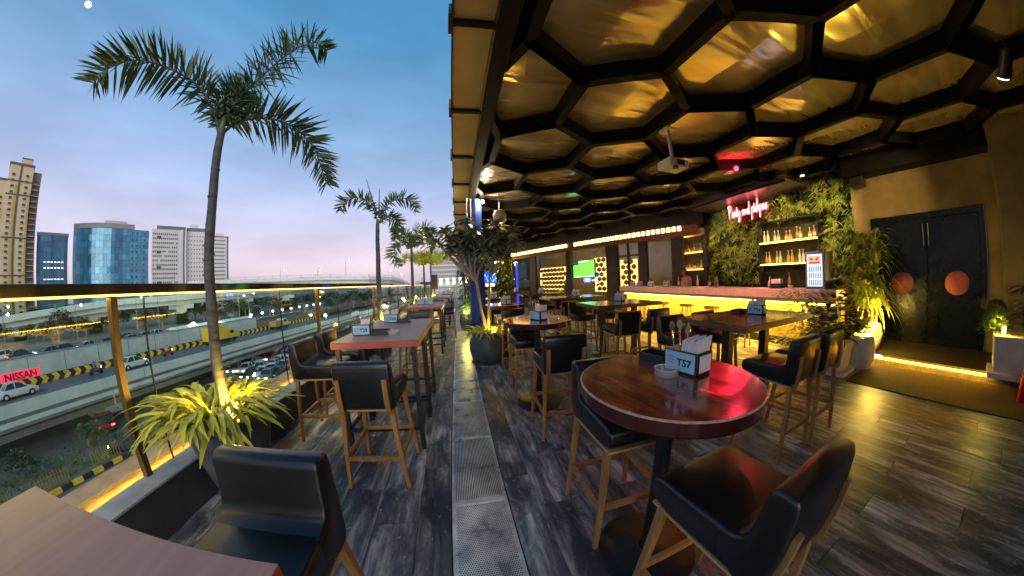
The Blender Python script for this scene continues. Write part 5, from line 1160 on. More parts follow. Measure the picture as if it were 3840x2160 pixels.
fpth = [(-82, 108, -3.2), (-73.5, 100, -1.95), (-67, 97, -.88), (-60, 96, .15), (-51, 97, .46), (-39, 108, 1.1), (-33.5, 122, 1.25), (-27, 150, 1.4), (-20, 200, 1.0)]
sweep('far_flyover', 'far grey flyover curving across below the towers', [pol(a, d, CAM_Z+z) for a, d, z in fpth], 9, 1.0, 2.55)
upth = [(-49, 150, 6.1), (-40, 140, 5.9), (-33, 130, 5.6), (-25.2, 122, 5.35), (-18, 122, 4.9), (-13.5, 140, 4.8), (-11.6, 190, 4.2), (-10.4, 290, 3.2), (-9.6, 420, 1.5)]
sweep('high_flyover', 'highest flyover on the skyline curving away beyond the second palm', [pol(a, d, CAM_Z+z) for a, d, z in upth], 9, 1.2, 3.0)
for a, d, z, lb_ in ((-71.3, 103, -1.6, 'at the far left'), (-62.1, 100, 0, 'left of the bronze rail post'), (-50.1, 101, .5, 'green lit behind the palm trunk'), (-33.3, 126, 1.2, 'right of the parked lights'), (-40.5, 111, 1.0, 'between trees')):
    p = pol(a, d); t = thing('flyover_pier', 'creeper covered pier of the far flyover '+lb_, 'pier', (p.x, p.y, UZ), rad(-a)); h = CAM_Z+z-2.55-UZ
    MB().box(-1.3, 1.3, -1, 1, 0, h-1.2).ob('shaft', CONC, t); MB().box(-3.2, 3.2, -1.1, 1.1, h-1.2, h).ob('cap', CONC, t)
    m = MB(); rnd = random.Random(int(-a*10))
    for i in range(500): m.leaf((rnd.uniform(-1.4, 1.4), -1.05-rnd.random()*.2, rnd.random()*(h-2)), (rnd.uniform(-1, 1), -.6, -.3), .6, .4, droop=.3, segs=2)
    tag(m.ob('creeper', mat('pier creeper', (.03, .05, .015), .6), t, recalc=False), kind='stuff')
# --- street lamps
def street_lamp(p, h, label, arm=1.2, az=0, on=40., lit=True, size=.3):
    t = thing('street_lamp', label, 'street lamp', p, az, 'street lamps'); MB().tube([(0, 0, 0), (0, 0, h*.85), (arm*.3, 0, h*.97), (arm, 0, h)], [.09, .06, .05, .04], 6).ob('pole', CONCD, t)
    MB().box(arm-.1, arm+.5, -.14, .14, h-.06, h+.06).ob('lamp_head', WHITEP, t)
    if lit: MB().lathe([(.001, -size), (size*.8, -size*.5), (size, 0), (size*.6, size*.6), (.001, size*.8)], (arm+.2, 0, h-.1-size), 10).ob('lens', emis('street lens', (.95, .97, 1), on), t)
SLD = [(-22.3, 122, CAM_Z+5.0, 7.2, 'on the skyline flyover, left one'), (-16.4, 128, CAM_Z+4.7, 6.2, 'on the skyline flyover behind the second palm'), (-14.2, 145, CAM_Z+4.6, 4.2, 'on the skyline flyover, right one'), (-12.0, 190, CAM_Z+4, 4.5, 'small on the descending skyline flyover'),
       (-27.5, 135, CAM_Z+5.4, 4.0, 'short on the skyline flyover left of the second palm'), (-34, 135, CAM_Z+5.6, 3.5, 'low on the skyline flyover by the tree tops'),
       (-53.5, 88, UZ, 8.5, 'rising before the far flyover left of the palm'), (-56.5, 92, UZ, 8, 'rising by the bronze post'), (-41.2, 85, UZ, 7.0, 'among the trees right of the palm'), (-39.6, 90, UZ, 7.5, 'tall among the trees right of the palm'),
       (-64.5, 86, UZ, 7, 'by the parked cars on the upper road'), (-73.2, 84, UZ, 7.5, 'at the far left by the van')]
for a, d, z, h, lb_ in SLD: street_lamp(tuple(pol(a, d, z)), h, 'street lamp '+lb_, az=rad(30), on=14, size=.22)
def glow(p, r, s, label, colr=(1, .95, .85)):
    t = thing('floodlight', label, 'floodlight', p); MB().lathe([(.001, -r), (r*.7, -r*.7), (r, 0), (r*.7, r*.7), (.001, r)], n=12).ob('lens', emis('flood %s' % str(colr), colr, s), t, smooth=True); MB().box(-r*.3, r*.3, r*.5, r*1.6, -r*.4, r*.4).ob('housing', STEELD, t); MB().tube([(0, r, -r*.4), (0, r, UZ-p[2])], .08, 5).ob('mast', CONCD, t); return t
g = glow(tuple(pol(-48.55, 78, CAM_Z-6.05)), .48, 60, 'dazzling floodlight before the green lit pier', (1, .93, .72)); lamp('flood_beam', 'POINT', (0, -1, 0), 3500, (1, .9, .5), g, size=.4)
glow(tuple(pol(-15.3, 95, CAM_Z-6.3)), .55, 45, 'bright floodlight low beyond the second palm', (1, .88, .65))
glow(tuple(pol(-26.5, 70, CAM_Z-5.9)), .30, 40, 'floodlight between the glass joints before the trees', (1, .96, .85))
glow(tuple(pol(-11.5, 110, CAM_Z-5.0)), .45, 30, 'floodlight beyond the second terrace tables', (1, .85, .6))
for i, (a, tn, d) in enumerate(((-72.6, -.006, 140), (-66.5, -.004, 150), (-65.6, -.0045, 150), (-63.9, -.003, 150))):
    glow(tuple(pol(a, d, CAM_Z+tn*d-1.4)), .42, 30, 'small white light under the top rail, %s from the left' % ORD[i])
# --- trees
def tree_mesh(seed, H_, R_, n, leaf_m):
    rnd = random.Random(seed); tr = MB(); tr.tube([(0, 0, 0), (.05, .03, H_*.3), (.0, .1, H_*.55)], [R_*.10, R_*.07, R_*.04], 7)
    for k in range(6):
        a = k*1.05+rnd.random(); tr.tube([(.02, .03, H_*(.25+.05*k)), (R_*.5*cos(a), R_*.5*sin(a), H_*(.5+.05*k))], [R_*.05, R_*.015], 5)
    cl = []
    for k in range(26):
        a = rnd.uniform(0, 2*pi); e_ = rnd.uniform(-.3, 1.3); r_ = R_*rnd.uniform(.45, .95); cl.append((r_*cos(a)*cos(e_), r_*sin(a)*cos(e_), H_*.62+H_*.36*sin(e_)*rnd.uniform(.6, 1.05), R_*rnd.uniform(.18, .38)))
    m = MB()
    for i in range(n):
        c = rnd.choice(cl); d = Vector((rnd.gauss(0, 1), rnd.gauss(0, 1), rnd.gauss(0, .8))); d.normalize(); p = Vector(c[:3])+d*c[3]*rnd.uniform(.5, 1.05); s_ = R_*rnd.uniform(.07, .13)
        m.leaf(p, d+Vector((0, 0, rnd.uniform(-.5, .3))), s_*1.6, s_, droop=.2, segs=2)
    return tr.mesh('trunk', BARK, smooth=True), m.mesh('crown', leaf_m, recalc=False)
TLEAF = mat('olive street tree leaf', (.15, .155, .04), .6, col2=(.06, .08, .022), scale=.35, rand=.35); TLEAF2 = mat('dark street tree leaf', (.09, .115, .055), .6, col2=(.04, .06, .03), scale=.35, rand=.3)
TREES = [tree_mesh(31, 6.5, 3.4, 1500, TLEAF), tree_mesh(32, 5.2, 3.0, 1400, TLEAF2), tree_mesh(33, 7.5, 3.6, 1500, TLEAF2)]
TL = [(-70.5, 95), (-68.6, 94), (-66.8, 92), (-65.0, 93), (-63.4, 92), (-60.8, 100), (-58.4, 102), (-55.2, 100), (-53.0, 99), (-46.8, 101), (-44.2, 104), (-42.4, 98), (-40.2, 103), (-38.2, 98), (-36.2, 104), (-34.6, 110), (-32.0, 112), (-30.0, 105), (-28.0, 112), (-25.8, 108), (-23.5, 115), (-21.2, 110), (-18.8, 118), (-73.5, 90), (-48.2, 108), (-13.5, 120), (-11.0, 125), (-8.8, 130)]
TPOS = ['at the very left edge', 'above the left of the red sign', 'above the red sign', 'right of the red sign', 'left of the silver parked car', 'above the silver parked car', 'touching the bronze rail post', 'right of the bronze rail post', 'at the first glass joint', 'left of the tall lamp', 'beside the tall lamp', 'left of the floodlight', 'right behind the palm trunk', 'right of the palm trunk', 'above the yellow truck', 'above the white shed roof', 'left of the market lights', 'above the market lights', 'right of the market lights', 'left of the second glass joint', 'right of the second glass joint', 'above the T29 chair', 'behind the second bronze post', 'left of the low floodlight', 'behind the T29 card', 'left of the second palm trunk', 'behind the second palm trunk', 'right of the second palm trunk']
for i, (a, d) in enumerate(TL):
    p = pol(a, d, UZ); k = i % 3; s = .52+.34*((i*7) % 5)/5; srt = sorted(x[0] for x in TL).index(a)
    t = thing('street_tree', '%s street tree under the far flyover, %s' % (('olive', 'dark low', 'tall dark')[k], TPOS[srt]), 'tree', tuple(p), i*1.3, 'street trees under the far flyover'); t.scale = (s, s, s)
    link('trunk', TREES[k][0], t); link('crown', TREES[k][1], t)
m = MB(); rnd = random.Random(77)
for i in range(9000):
    a = rnd.uniform(-85, -4); d = rnd.uniform(190, 330); z = UZ+rnd.random()*5.5*(.6+.4*sin(a*1.7)); p = pol(a, d, z); m.leaf(p, (rnd.uniform(-1, 1), rnd.uniform(-1, 1), rnd.uniform(-.2, .6)), rnd.uniform(2, 4.2), rnd.uniform(1.4, 3), droop=.2, segs=2)
tag(m.ob('distant_woodland', mat('hazy far foliage', (.075, .085, .075), .9, var=.3, scale=.05), recalc=False), 'dim belt of far trees along the horizon beyond the flyovers', 'woodland', kind='stuff')
# --- vehicles
CARPAINT = {'white': (.62, .63, .65), 'silver': (.36, .38, .40), 'black': (.02, .021, .025), 'red': (.30, .02, .025), 'grey': (.14, .15, .16)}
PAINT = {k: mat('car paint '+k, v, .28, coat=.5, metal=.1 if k != 'white' else 0) for k, v in CARPAINT.items()}
TYRE = mat('tyre', (.02, .02, .02), .8); GLZ = mat('car glass', (.015, .02, .025), .06, spec=.8); HLON = emis('headlight', (1, .96, .88), 22); TLON = emis('tail light', (1, .05, .04), 6)
CM = {}
def build_car_meshes():
    W_ = .86
    body = MB(); side = [(-2.0, .32), (-2.02, .62), (-1.9, .84), (-1.2, .93), (.75, .93), (1.55, .80), (2.0, .66), (2.05, .40), (1.95, .26), (-1.9, .26)]
    body.prism(side, 'x', -W_, W_); CM['body'] = body.mesh('body', PAINT['white'], smooth=True, bevel=.07)
    roof = MB(); rs_ = [(-1.35, .92), (-.95, 1.40), (-.6, 1.46), (.1, 1.45), (.45, 1.36), (1.0, .92)]
    def cab(w0, w1, grow): 
        m = MB(); n = len(rs_)
        vs = [(-(w0 if z < 1 else w1), y, z+grow) for y, z in rs_]+[((w0 if z < 1 else w1), y, z+grow) for y, z in rs_]
        return m.add(vs, [tuple(range(n-1, -1, -1)), tuple(range(n, 2*n))]+[(i, (i+1) % n, n+(i+1) % n, n+i) for i in range(n)])
    CM['glass'] = cab(.80, .62, 0).mesh('window_glass', GLZ, smooth=True, bevel=.03)
    m = MB(); m.add([(-.63, -.93, 1.42), (.63, -.93, 1.42), (.63, -.6, 1.475), (-.63, -.6, 1.475), (-.63, .1, 1.465), (.63, .1, 1.465), (.63, .42, 1.385), (-.63, .42, 1.385)], [(0, 1, 2, 3), (3, 2, 5, 4), (4, 5, 6, 7)])
    for s in (-1, 1):
        m.bar((s*.80, -1.33, .93), (s*.635, -.95, 1.42), .06, .05); m.bar((s*.80, .99, .93), (s*.635, .43, 1.38), .06, .05); m.bar((s*.79, -.25, .93), (s*.64, -.25, 1.46), .07, .05)
    CM['roof'] = m.mesh('roof', PAINT['white'], smooth=True)
    CM['wheel'] = MB().lathe([(.18, -.09), (.31, -.10), (.33, -.05), (.33, .05), (.31, .10), (.18, .09)], n=16).mesh('wheel', TYRE); CM['rim'] = MB().lathe([(.001, -.1), (.17, -.095), (.17, .095), (.001, .1)], n=12).mesh('rim', GALV)
    CM['hl'] = MB().box(-.16, .16, -.03, .03, -.07, .07).mesh('headlight', HLON, bevel=.02); CM['tl'] = MB().box(-.14, .14, -.03, .03, -.06, .06).mesh('tail_light', TLON)
build_car_meshes()
def car(p, rz, colr, label, grp, lights=True, s=1.0):
    t = thing('car', label, 'car', p, rz, grp); t.scale = (s, s, s)
    for k in ('body', 'roof'):
        o = link(k, CM[k], t); o.material_slots[0].link = 'OBJECT'; o.material_slots[0].material = PAINT[colr]
    link('window_glass', CM['glass'], t)
    for sx_ in (-1, 1):
        for yy in (-1.25, 1.3):
            w = link('wheel', CM['wheel'], t, (sx_*.80, yy, .33)); w.rotation_euler = (0, pi/2, 0); link('rim', CM['rim'], w)
        h = link('headlight', CM['hl'], t, (sx_*.58, 2.0, .62))
        if not lights: h.material_slots[0].link = 'OBJECT'; h.material_slots[0].material = WHITEP
        link('tail_light', CM['tl'], t, (sx_*.62, -2.0, .72))
rnd = random.Random(44)
JAM = [(-38.7, .232, 'white'), (-36.4, .232, 'silver'), (-40.6, .186, 'white'), (-38.9, .180, 'white'), (-37.2, .175, 'white'), (-39.2, .196, 'black'), (-38.0, .205, 'grey'), (-36.6, .207, 'red'), (-35.0, .198, 'black'), (-41.4, .212, 'grey'), (-40.2, .25, 'black'), (-35.3, .222, 'white'), (-34.2, .205, 'silver'), (-42.6, .226, 'silver'), (-33.6, .226, 'white'), (-37.6, .262, 'grey'), (-36.0, .258, 'black'), (-39.9, .215, 'white'), (-37.3, .191, 'silver'), (-35.8, .186, 'white'), (-34.4, .187, 'white'), (-38.6, .25, 'white'), (-41.8, .195, 'white'), (-33.2, .20, 'silver'), (-36.9, .245, 'white'), (-34.6, .24, 'silver'), (-40.9, .23, 'white'), (-33.9, .178, 'white')]
jord = sorted(range(len(JAM)), key=lambda i: -JAM[i][1])
cnt = {}
for i in jord:
    a, tn, c = JAM[i]; cnt[c] = cnt.get(c, 0)+1; d = 12.4/tn
    car(tuple(pol(a, d, GZ+.036)), pi-GA+rnd.gauss(0, .25)+(.5 if i % 3 == 0 else 0), c, '%s car in the traffic jam under the flyover, %s nearest of its colour' % (c, ORD[cnt[c]-1]), 'cars in the traffic jam below', lights=(i % 4 != 0))
UPC = [(-63.6, 64.5, 'silver', 0), (-66.2, 66, 'black', 1), (-68.3, 64, 'grey', 1), (-71.6, 66, 'black', 1), (-60.6, 67, 'black', 1), (-57.4, 67, 'grey', 1), (-55.9, 70, 'silver', 1), (-73.6, 68, 'white', 1), (-58.6, 71, 'black', 1), (-53.8, 72, 'white', 1)]
for i, (a, d, c, l_) in enumerate(sorted(UPC)):
    dd_ = d; car(tuple(pol(a, d, UZ+.031)), (-GA if i % 2 else pi-GA)+rnd.gauss(0, .06), c, '%s car on the upper road behind the retaining wall, %s from the left' % (c, ORD[i]), 'cars on the upper road', lights=bool(l_))
car(fp(45.4, 10.2, RZ), -GA, 'white', 'white saloon car on the near flyover below the red sign', 'cars on the near flyover', lights=False)
car(fp(44.6, 23.5, RZ), -GA, 'white', 'white car on the near flyover crossing behind the bronze rail post', 'cars on the near flyover', lights=True)
car(tuple(pol(-63.2, 42, GZ+.03)), 1.2-GA, 'red', 'dark red car half hidden under the near flyover', 'cars below the flyover', lights=False, s=1.1)
def truck(D, s, L_, boxc, cabc, label, h=2.3):
    t = thing('truck', label, 'truck', fp(D, s, RZ), -GA, 'trucks on the near flyover')
    MB().box(-1.0, 1.0, -L_, .0, .75, .75+h).ob('cargo_box', boxc, t, bevel=.04); MB().box(-.8, .8, -L_+.1, 2.2, .45, .72).ob('chassis', BLACKM, t)
    MB().prism([(.12, .7), (.12, 2.25), (1.35, 2.25), (1.9, 1.5), (2.15, 1.35), (2.2, .7)], 'x', -.92, .92).ob('cab', cabc, t, bevel=.05); MB().prism([(1.42, 2.1), (1.90, 1.50), (1.94, 1.52), (1.46, 2.14)], 'x', -.8, .8).ob('windscreen', GLZ, t)
    for sx_ in (-1, 1):
        MB().box(sx_*.925-.006, sx_*.925+.006, .35, 1.25, 1.5, 2.05).ob('side_window', GLZ, t)
        for yy in (-L_+.8, 1.3): w = link('wheel', CM['wheel'], t, (sx_*.85, yy, .40)); w.rotation_euler = (0, pi/2, 0); w.scale = (1.2, 1.2, 1.2)
        link('headlight', CM['hl'], t, (sx_*.6, 2.22, .9))
truck(46.6, 41.5, 4.2, mat('truck yellow', (.62, .42, .03), .45), mat('truck yellow', (.62, .42, .03), .45), 'yellow box truck on the near flyover right of the palm trunk')
truck(46.8, 57.5, 2.6, mat('truck rust', (.35, .22, .08), .6), mat('truck cream', (.55, .45, .30), .45), 'cream and brown pickup truck farther along the near flyover', h=1.2)
def rider(p, rz, colr, label):
    t = thing('motor_scooter', label, 'scooter', p, rz, 'scooters and riders')
    for yy in (-.6, .6): w = link('wheel', CM['wheel'], t, (0, yy, .27)); w.rotation_euler = (0, pi/2, 0); w.scale = (.8, .8, .5)
    MB().prism([(-.75, .45), (-.7, .8), (-.05, .75), (.1, .4), (.35, .42), (.5, 1.0), (.62, 1.0), (.6, .4), (.1, .28)], 'x', -.14, .14).ob('body', colr, t, bevel=.03); MB().bar((-.3, .52, 1.02), (.3, .52, 1.02), .03).ob('handlebar', BLACKM, t); MB().lathe([(.08, 0), (.07, .04)], n=10).ob('headlight', HLON, t).matrix_local = Matrix.Translation((0, .66, .85)) @ Matrix.Rotation(-pi/2, 4, 'X')
    return t
SIT = {'pel': (0, -.2, .85), 'wa': (0, -.2, 1.0), 'ch': (0, -.14, 1.22), 'ne': (0, -.1, 1.38), 'hd': (0, -.08, 1.5), 'ht': (0, -.09, 1.6), 'sl': (-.17, -.13, 1.32), 'sr': (.17, -.13, 1.32), 'el': (-.27, .1, 1.15), 'er': (.27, .1, 1.15), 'wl': (-.24, .38, 1.05), 'wr': (.24, .38, 1.05), 'hl': (-.22, .47, 1.05), 'hr': (.22, .47, 1.05), 'pl': (-.12, -.1, .82), 'pr': (.12, -.1, .82), 'kl': (-.16, .22, .78), 'kr': (.16, .22, .78), 'fl': (-.15, .22, .36), 'fr': (.15, .22, .36), 'tl': (-.15, .34, .33), 'tr': (.15, .34, .33)}
RID = [(fp(46.2, 19.3, RZ), -GA, (.06, .05, .12), 'below the end of the red sign'), (fp(46.5, 30.0, RZ), -GA, (.35, .06, .05), 'between bronze post and palm'), (tuple(pol(-62.6, 33.5, GZ+.03)), 2.3, (.05, .05, .06), 'by the striped kerb near the pot leaves'), (tuple(pol(-36.4, 70, GZ+.036)), pi, (.05, .06, .08), 'at the back of the traffic jam'), (tuple(pol(-39.4, 49, GZ+.036)), pi, (.1, .1, .12), 'at the front of the traffic jam')]
for i, (p, rz, c, lb_) in enumerate(RID):
    rider(p, rz, mat('scooter %d' % i, c, .35), 'motor scooter '+lb_)
    person('person', 'person riding the motor scooter '+lb_, p, rz, mat('rider shirt %d' % i, tuple(min(1, x*2+.05) for x in c), .8), (.02, .02, .02), SIT)
# --- median with kerb, fences and shrubs
md = struct(slab('median', 29.9, 36.0, -30, 130, GZ+.0005, GZ+.22, EARTH))
for k in range(46):
    slab('kerb_block', 29.58, 29.89, -6+k*.85, -6+k*.85+.83, GZ+.031, GZ+.36, YEL if k % 2 else BLK, md)
for k, s0 in enumerate((3.2, 7.4, 11.8, 16.2)):
    t = thing('median_fence', 'yellow grille fence panel on the median, %s from the table corner' % ORD[k], 'fence', fp(30.4, s0, GZ+.22), pi/2-GA, 'median fence panels')
    YF = mat('fence yellow', (.30, .20, .02), .6)
    for j in range(11): MB().box(-1.2+j*.24-.03, -1.2+j*.24+.03, -.03, .03, 0, 1.1+.12*sin(j*pi/10)).ob('bar', YF, t)
    for z in (.15, .9): MB().box(-1.25, 1.25, -.045, -.031, z, z+.06).ob('rail', YF, t)
m = MB(); rnd = random.Random(55)
for i in range(5200):
    s = rnd.uniform(-8, 70); D = rnd.uniform(30.8, 35.6); h = (.7+.5*sin(s*1.1)+.4*sin(s*2.7+D))*1.1
    if rnd.random() > .35+.5*(sin(s*.8+D)+1)/2: continue
    p = fp(D, s, GZ+.22+rnd.random()*max(.35, h)); m.leaf(p, (rnd.uniform(-1, 1), rnd.uniform(-1, 1), rnd.uniform(0, 1)), rnd.uniform(.3, .6), .2, droop=.3, segs=2, mi=rnd.randrange(2))
tag(m.ob('median_shrubs', [TLEAF, TLEAF2], recalc=False), 'low shrubs and ground cover planted along the road median', 'shrubs', kind='stuff')
for k, (D, s) in enumerate(((35.2, 6.6), (35.4, 12.6))):
    t = thing('round_bush', 'dark clipped round bush at the back of the median, %s from the left' % ORD[k], 'bush', fp(D, s, GZ+.22), k, 'round bushes on the median'); t.scale = (.5, .5, .36); link('trunk', TREES[1][0], t); link('crown', TREES[1][1], t)
# white shed roofs with lamps beyond the flyover
shd = thing('market_shed', 'long white roofed shed glowing beyond the yellow truck', 'shed', fp(59.8, 56, UZ), -GA)
MB().box(-4, -.2, -14, 7, 0, .9).ob('wall', WHITEP, shd); MB().prism([(-4.4, .9), (.1, .75), (.1, .85), (-2.2, 1.35), (-4.4, 1.0)], 'y', -14.5, 7.5).ob('roof', mat('white sheet roof', (.7, .7, .68), .4), shd)
lamp('shed_light', 'POINT', (1.2, -5, 1.3), 500, (1, 1, .95), shd, size=.3)
slab('grey_awning', 58.6, 60.2, 64, 84, -5.6, -5.0, mat('slate awning', (.12, .13, .16), .6), shd).parent = None
bpy.data.objects['grey_awning']['label'] = 'long slate grey awning beyond the yellow truck'; bpy.data.objects['grey_awning']['category'] = 'awning'
for k in range(9): glow(fp(61.5, 64+k*4.4, UZ+1.6+.05*k), .24, 26, 'white market light in the slanting row beyond the truck, %s from the left' % ORD[k], (1, 1, .97))

# ================================================================== TOWERS
def building(name, label, az0, az1, d, zt, depth, mt_, rot=0):
    a = (az0+az1)/2; p = pol(a, d, UZ); t = thing(name, label, 'building', tuple(p), rad(-a)+rot); return t, d*math.tan(rad(az1-az0)/2)
WIN = mat('dark window', (.03, .035, .04), .15, spec=.7); TAN = mat('tan tower wall', (.55, .47, .29), .8, col2=(.46, .38, .22), scale=.08); TAN2 = mat('brown tower band', (.10, .085, .05), .8)
YST = mat('ochre stripe', (.42, .30, .06), .8)
d = 250; hz = lambda tn, dd: CAM_Z+tn*dd-UZ
t, hw = building('apartment_tower', 'tall tan apartment tower with balconies at the left edge', -73.3, -70.4, d, 0, 14, TAN)
HT = hz(.287, d)
MB().box(-hw, hw, 0, 16, 0, HT).ob('wall', TAN, t); MB().box(-hw-.4, hw+.4, -.4, 16.4, HT, HT+1.2).ob('cornice', TAN2, t); MB().box(-.5, hw*.75, 2, 9, HT+1.2, HT+4.4).ob('roof_house', TAN, t); MB().box(-.7, hw*.8, 1.8, 9.2, HT+4.4, HT+5.0).ob('roof_house_cap', TAN2, t)
MB().box(-.7, .3, -.25, 0, 0, HT).ob('dark_strip', TAN2, t); MB().box(-2.2, -.9, -.12, 0, 0, HT-10).ob('ochre_stripe', YST, t); MB().box(hw-1.0, hw-.2, -.12, 0, 0, HT-14).ob('ochre_stripe', YST, t)
for k, z in enumerate((HT*.28, HT*.52, HT*.80, HT*.89)): MB().box(-hw-.2, hw+.2, -.3, -.01, z, z+.7).ob('band', TAN2, t)
wm = MB().box(-.8, .8, -.05, .25, 0, 1.3).mesh('window', WIN); sm_ = MB().box(-.95, .95, -.3, -.051, -.2, 0).mesh('window_sill', TAN)
nf_ = int(HT/3.05)
for k in range(1, nf_):
    for x_ in (-hw*.60, hw*.55):
        w = link('window', wm, t, (x_, -.2, k*3.05)); link('window_sill', sm_, w)
# balcony wing (right side, nearer edge)
bx0 = hw+.02
MB().box(bx0, bx0+4.6, 3.0, 16, 0, HT-1.5).ob('balcony_wing', mat('brown grey wing', (.20, .17, .12), .85), t)
for k in range(1, nf_-1):
    z = k*3.05; b_ = MB().box(bx0+.1, bx0+4.4, .9, 3.0, z, z+.25).ob('balcony', TAN, t); MB().box(bx0+.15, bx0+4.3, .9, 1.0, z+.25, z+1.2).ob('balustrade', TAN2, b_)
    MB().box(bx0+.6, bx0+3.6, 2.9, 2.999, z+.3, z+2.4).ob('balcony_opening', WIN, b_)
# lower wing on the left
MB().box(-hw-14, -hw-.02, 2, 18, 0, hz(.253, d)).ob('side_wing', TAN, t); MB().box(-hw-14.2, -hw-.03, 1.7, 18, hz(.253, d), hz(.253, d)+1).ob('cornice', TAN2, t)
for k in range(1, nf_-4):
    for x_ in (-hw-2.4, -hw-5.6, -hw-9): w = link('window', wm, t, (x_, 1.8, k*3.05)); link('window_sill', sm_, w)
# glass blocks
def glassm(name, c, r=.12): return mat(name, c, r, metal=.35, var=.25, scale=.06, rand=.22, spec=.8)
BG = glassm('teal curtain glass', (.05, .24, .36)); BG2 = glassm('deep blue curtain glass', (.03, .15, .27)); MUL = mat('mullion', (.10, .17, .22), .5)
t, hw = building('glass_office_block', 'small blue glass office block beside the tan tower', -69.1, -65.3, 285, 0, 20, BG)
HT = hz(.146, 285); MB().box(-hw, hw, .35, 24, 0, HT).ob('core', BG2, t); MB().box(-hw-.3, hw+.3, -.3, 24, HT, HT+1.8).ob('parapet', mat('pale roof rim', (.40, .38, .38), .7), t)
nc, nr_ = 9, 14
for i in range(nc):
    for j in range(nr_):
        x_ = -hw+2*hw*i/nc; z = HT*j/nr_; o = MB().box(.06, 2*hw/nc-.06, 0, .12, .06, HT/nr_-.06).ob('pane', BG if i % 4 else BG2, t); o.location = (x_, 0, z); o.rotation_euler = (random.gauss(0, .006), 0, random.gauss(0, .006))
for j in (6, 8, 9): 
    for i in range(2, 8): MB().box(-hw+2*hw*i/nc+.3, -hw+2*hw*(i+1)/nc-.5, -.03, -.01, HT*j/nr_+.9, HT*j/nr_+1.35).ob('lit_ceiling', emis('office light', (.7, .95, 1), 1.6), t)
t, hw = building('glass_office_block', 'broad curved blue glass office block in the middle of the skyline', -64.9, -54.6, 262, 0, 30, BG)
HT = hz(.172, 262); nc, nr_ = 20, 13
cv = []
for i in range(nc+1):
    u = i/nc; x_ = -hw+2*hw*u; y_ = 12*(max(0, .55-u)/.55)**2; cv.append((x_, y_))
core = MB(); core.prism([(x_, y_+.5) for x_, y_ in cv]+[(hw, 30), (-hw+6, 30)], 'z', 0, HT); core.ob('core', BG2, t)
MB().prism([(x_, y_-.3) for x_, y_ in cv[:17]]+[(cv[16][0], 8), (-hw+6, 24)], 'z', HT, HT+3.2).ob('roof_crown', mat('grey roof crown', (.20, .19, .19), .7), t)
MB().prism([(x_, y_) for x_, y_ in cv[8:15]]+[(cv[14][0], 10), (cv[8][0], 12)], 'z', HT+3.2, HT+4.8).ob('roof_screen', mat('pale roof rim', (.40, .38, .38), .7), t)
for i in range(nc):
    (xa, ya_), (xb, yb_) = cv[i], cv[i+1]
    for j in range(nr_):
        d0 = Vector((xb-xa, yb_-ya_)); l_ = d0.length; o = MB().box(.05, l_-.05, 0, .15, .06, HT/nr_-.06).ob('pane', BG if i > 13 or (i*5) % 7 < 4 else BG2, t); o.location = (xa, ya_, HT*j/nr_); o.rotation_euler = (random.gauss(0, .008), 0, math.atan2(d0.y, d0.x)+random.gauss(0, .008))
m = MB()
for j in range(nr_):
    for x_ in (hw-11, hw-8.2, hw-3.6): m.box(x_, x_+.9, -.12, -.02, HT*j/nr_+.8, HT*j/nr_+2.2)
tag(m.ob('vent_openings', WIN, t, recalc=False), kind='stuff')
# grey blocks
GRY = mat('grey office wall', (.50, .495, .485), .8, col2=(.42, .415, .41), scale=.1); GRYL = mat('pale office wall', (.50, .49, .47), .8); GRYD = mat('slate stripe', (.09, .11, .13), .6)
def grid_windows(t, x0, x1, y, z0, z1, nx, nz_, fw=.6, fh=.55, skip=None):
    m = MB(); dx = (x1-x0)/nx; dz = (z1-z0)/nz_
    for i in range(nx):
        for j in range(nz_):
            if skip and skip(i, j): continue
            m.box(x0+dx*(i+.5-fw/2), x0+dx*(i+.5+fw/2), y-.12, y+.15, z0+dz*(j+.5-fh/2), z0+dz*(j+.5+fh/2))
    tag(m.ob('window_grid', WIN, t, recalc=False), kind='stuff')
t, hw = building('office_block', 'grey office block with small windows left of the palm trunk', -54.2, -49.3, 258, 0, 26, GRY); HT = hz(.178, 258)
MB().box(-hw, hw, 0, 26, 0, HT).ob('wall', GRY, t); MB().box(-hw+3, hw, -.3, 20, HT, HT+2.2).ob('roof_rim', GRYD, t); MB().box(hw-4.2, hw-1.6, -.5, .2, 0, HT).ob('pale_strip', GRYL, t); MB().box(hw-1.6, hw-.6, -.4, .2, 0, HT).ob('dark_strip', GRYD, t)
grid_windows(t, -hw+.5, hw-5, 0, 1, HT-2, 13, 17, .55, .45, lambda i, j: (i*7+j*3) % 17 == 0)
for k in range(5): MB().box(-hw+3.4, -hw+6, -.4, .0, HT*.12+k*HT*.19, HT*.12+k*HT*.19+1.6).ob('loggia', WIN, t)
t, hw = building('office_block', 'paler grey office block behind the palm trunk', -49.2, -45.0, 262, 0, 26, GRY); HT = hz(.176, 262)
MB().box(-hw, hw, 0, 26, 0, HT).ob('wall', GRYL, t); MB().box(-hw, hw-4, -.3, 20, HT, HT+2.4).ob('roof_rim', GRYD, t); MB().box(-hw+2, -hw+8, 2, 12, HT+2.4, HT+5.4).ob('roof_house', GRYL, t); grid_windows(t, -hw+1, hw-1, 0, 1, HT-2, 9, 16, .35, .3)
for k in range(4): MB().box(hw*.2, hw*.2+2.4, -.4, .0, HT*.2+k*HT*.2, HT*.2+k*HT*.2+1.4).ob('loggia', WIN, t)
t, hw = building('office_block', 'grey office slab with ribbon windows right of the palm trunk', -45.4, -42.7, 250, 0, 22, GRY); HT = hz(.163, 250)
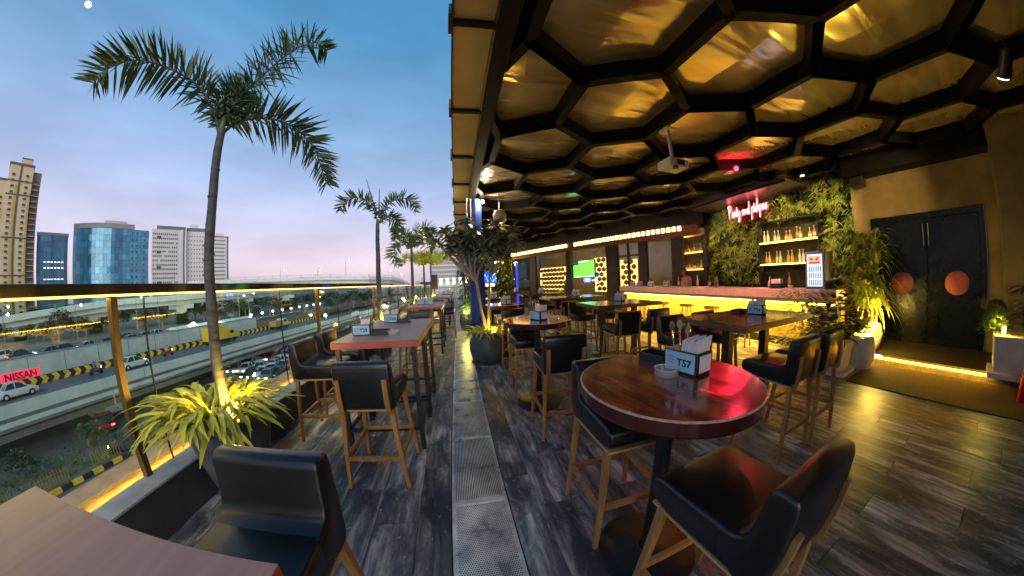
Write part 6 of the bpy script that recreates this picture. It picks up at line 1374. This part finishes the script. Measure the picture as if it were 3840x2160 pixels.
MB().box(-hw, hw, 0, 24, 0, HT).ob('wall', GRYL, t); MB().box(hw-.9, hw+.3, -.3, 24, 0, HT+.8).ob('dark_edge', GRYD, t); MB().box(-hw, hw-1, -.3, 20, HT, HT+.7).ob('roof_rim', GRYD, t); MB().box(-hw+.5, hw-3, 4, 14, HT+.7, HT+3.6).ob('roof_house', GRYL, t)
for k in range(17): MB().box(-hw+1.2, hw-2.2, -.1, .1, 1.5+k*HT/17.6, 2.6+k*HT/17.6).ob('ribbon_window', mat('grey ribbon', (.15, .155, .155), .4), t)
for i, (a0, a1, dd, tn) in enumerate(((-8.9, -7.9, 620, .016), (-7.7, -7.0, 640, .027), (-38.0, -36.2, 560, .006), (-34.5, -33.4, 560, .004))):
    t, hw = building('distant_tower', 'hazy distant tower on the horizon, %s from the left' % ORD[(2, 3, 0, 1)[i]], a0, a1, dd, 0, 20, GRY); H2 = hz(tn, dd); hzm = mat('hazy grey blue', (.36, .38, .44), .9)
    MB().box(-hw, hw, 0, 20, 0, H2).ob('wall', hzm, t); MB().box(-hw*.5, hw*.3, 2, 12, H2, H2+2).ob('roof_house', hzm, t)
# building closing the terrace
t = thing('end_building', 'pale glass and plaster building closing the far end of the terrace', 'building', (-1.9, 38, UZ))
MB().box(-2.0, 3.4, 0, 12, 0, CAM_Z+.085*40-UZ).ob('wall', GRYL, t); MB().box(-2.0, -.2, -.3, 11, CAM_Z+.085*40-UZ, CAM_Z+.15*40-UZ).ob('upper_tower', mat('blue grey glazing', (.16, .22, .28), .2, metal=.3), t)
for k in range(9): MB().box(-1.9, 3.2, -.05, .05, 7.6+k*.62, 7.95+k*.62).ob('ribbon_window', mat('dim window band', (.22, .23, .22), .3), t)
for k in range(6): MB().box(-1.6+k*.9, -1.2+k*.9, -.12, -.06, 7.2, 8.1).ob('lit_window', emis('lit end window', (1, .85, .6), 1.1), t)
eg = thing('end_railing', 'glass railing closing the far end of the terrace', 'railing', (0, 29.4, 0)); MB().box(-2.1, 4.5, -.03, .03, 1.15, 1.2).ob('top_rail', STEELD, eg); MB().box(-2.1, 4.5, -.01, .01, .0, 1.149).ob('glass_panel', RAILG, eg)
for k in range(5): MB().box(-2.1+k*1.6-.03, -2.1+k*1.6+.03, -.028, .028, 0, 1.149).ob('post', POSTM, eg)
# moon
mo = pol(-70.9, 900, CAM_Z+.7174*900); MB().lathe([(7.5*sin(pi*i/12)+.001, -7.5*cos(pi*i/12)) for i in range(13)], n=24).ob('moon', emis('moonlight', (.95, .96, 1), 1.6), smooth=True).location = mo
tag(bpy.data.objects['moon'], 'white moon high in the upper left sky', 'moon')
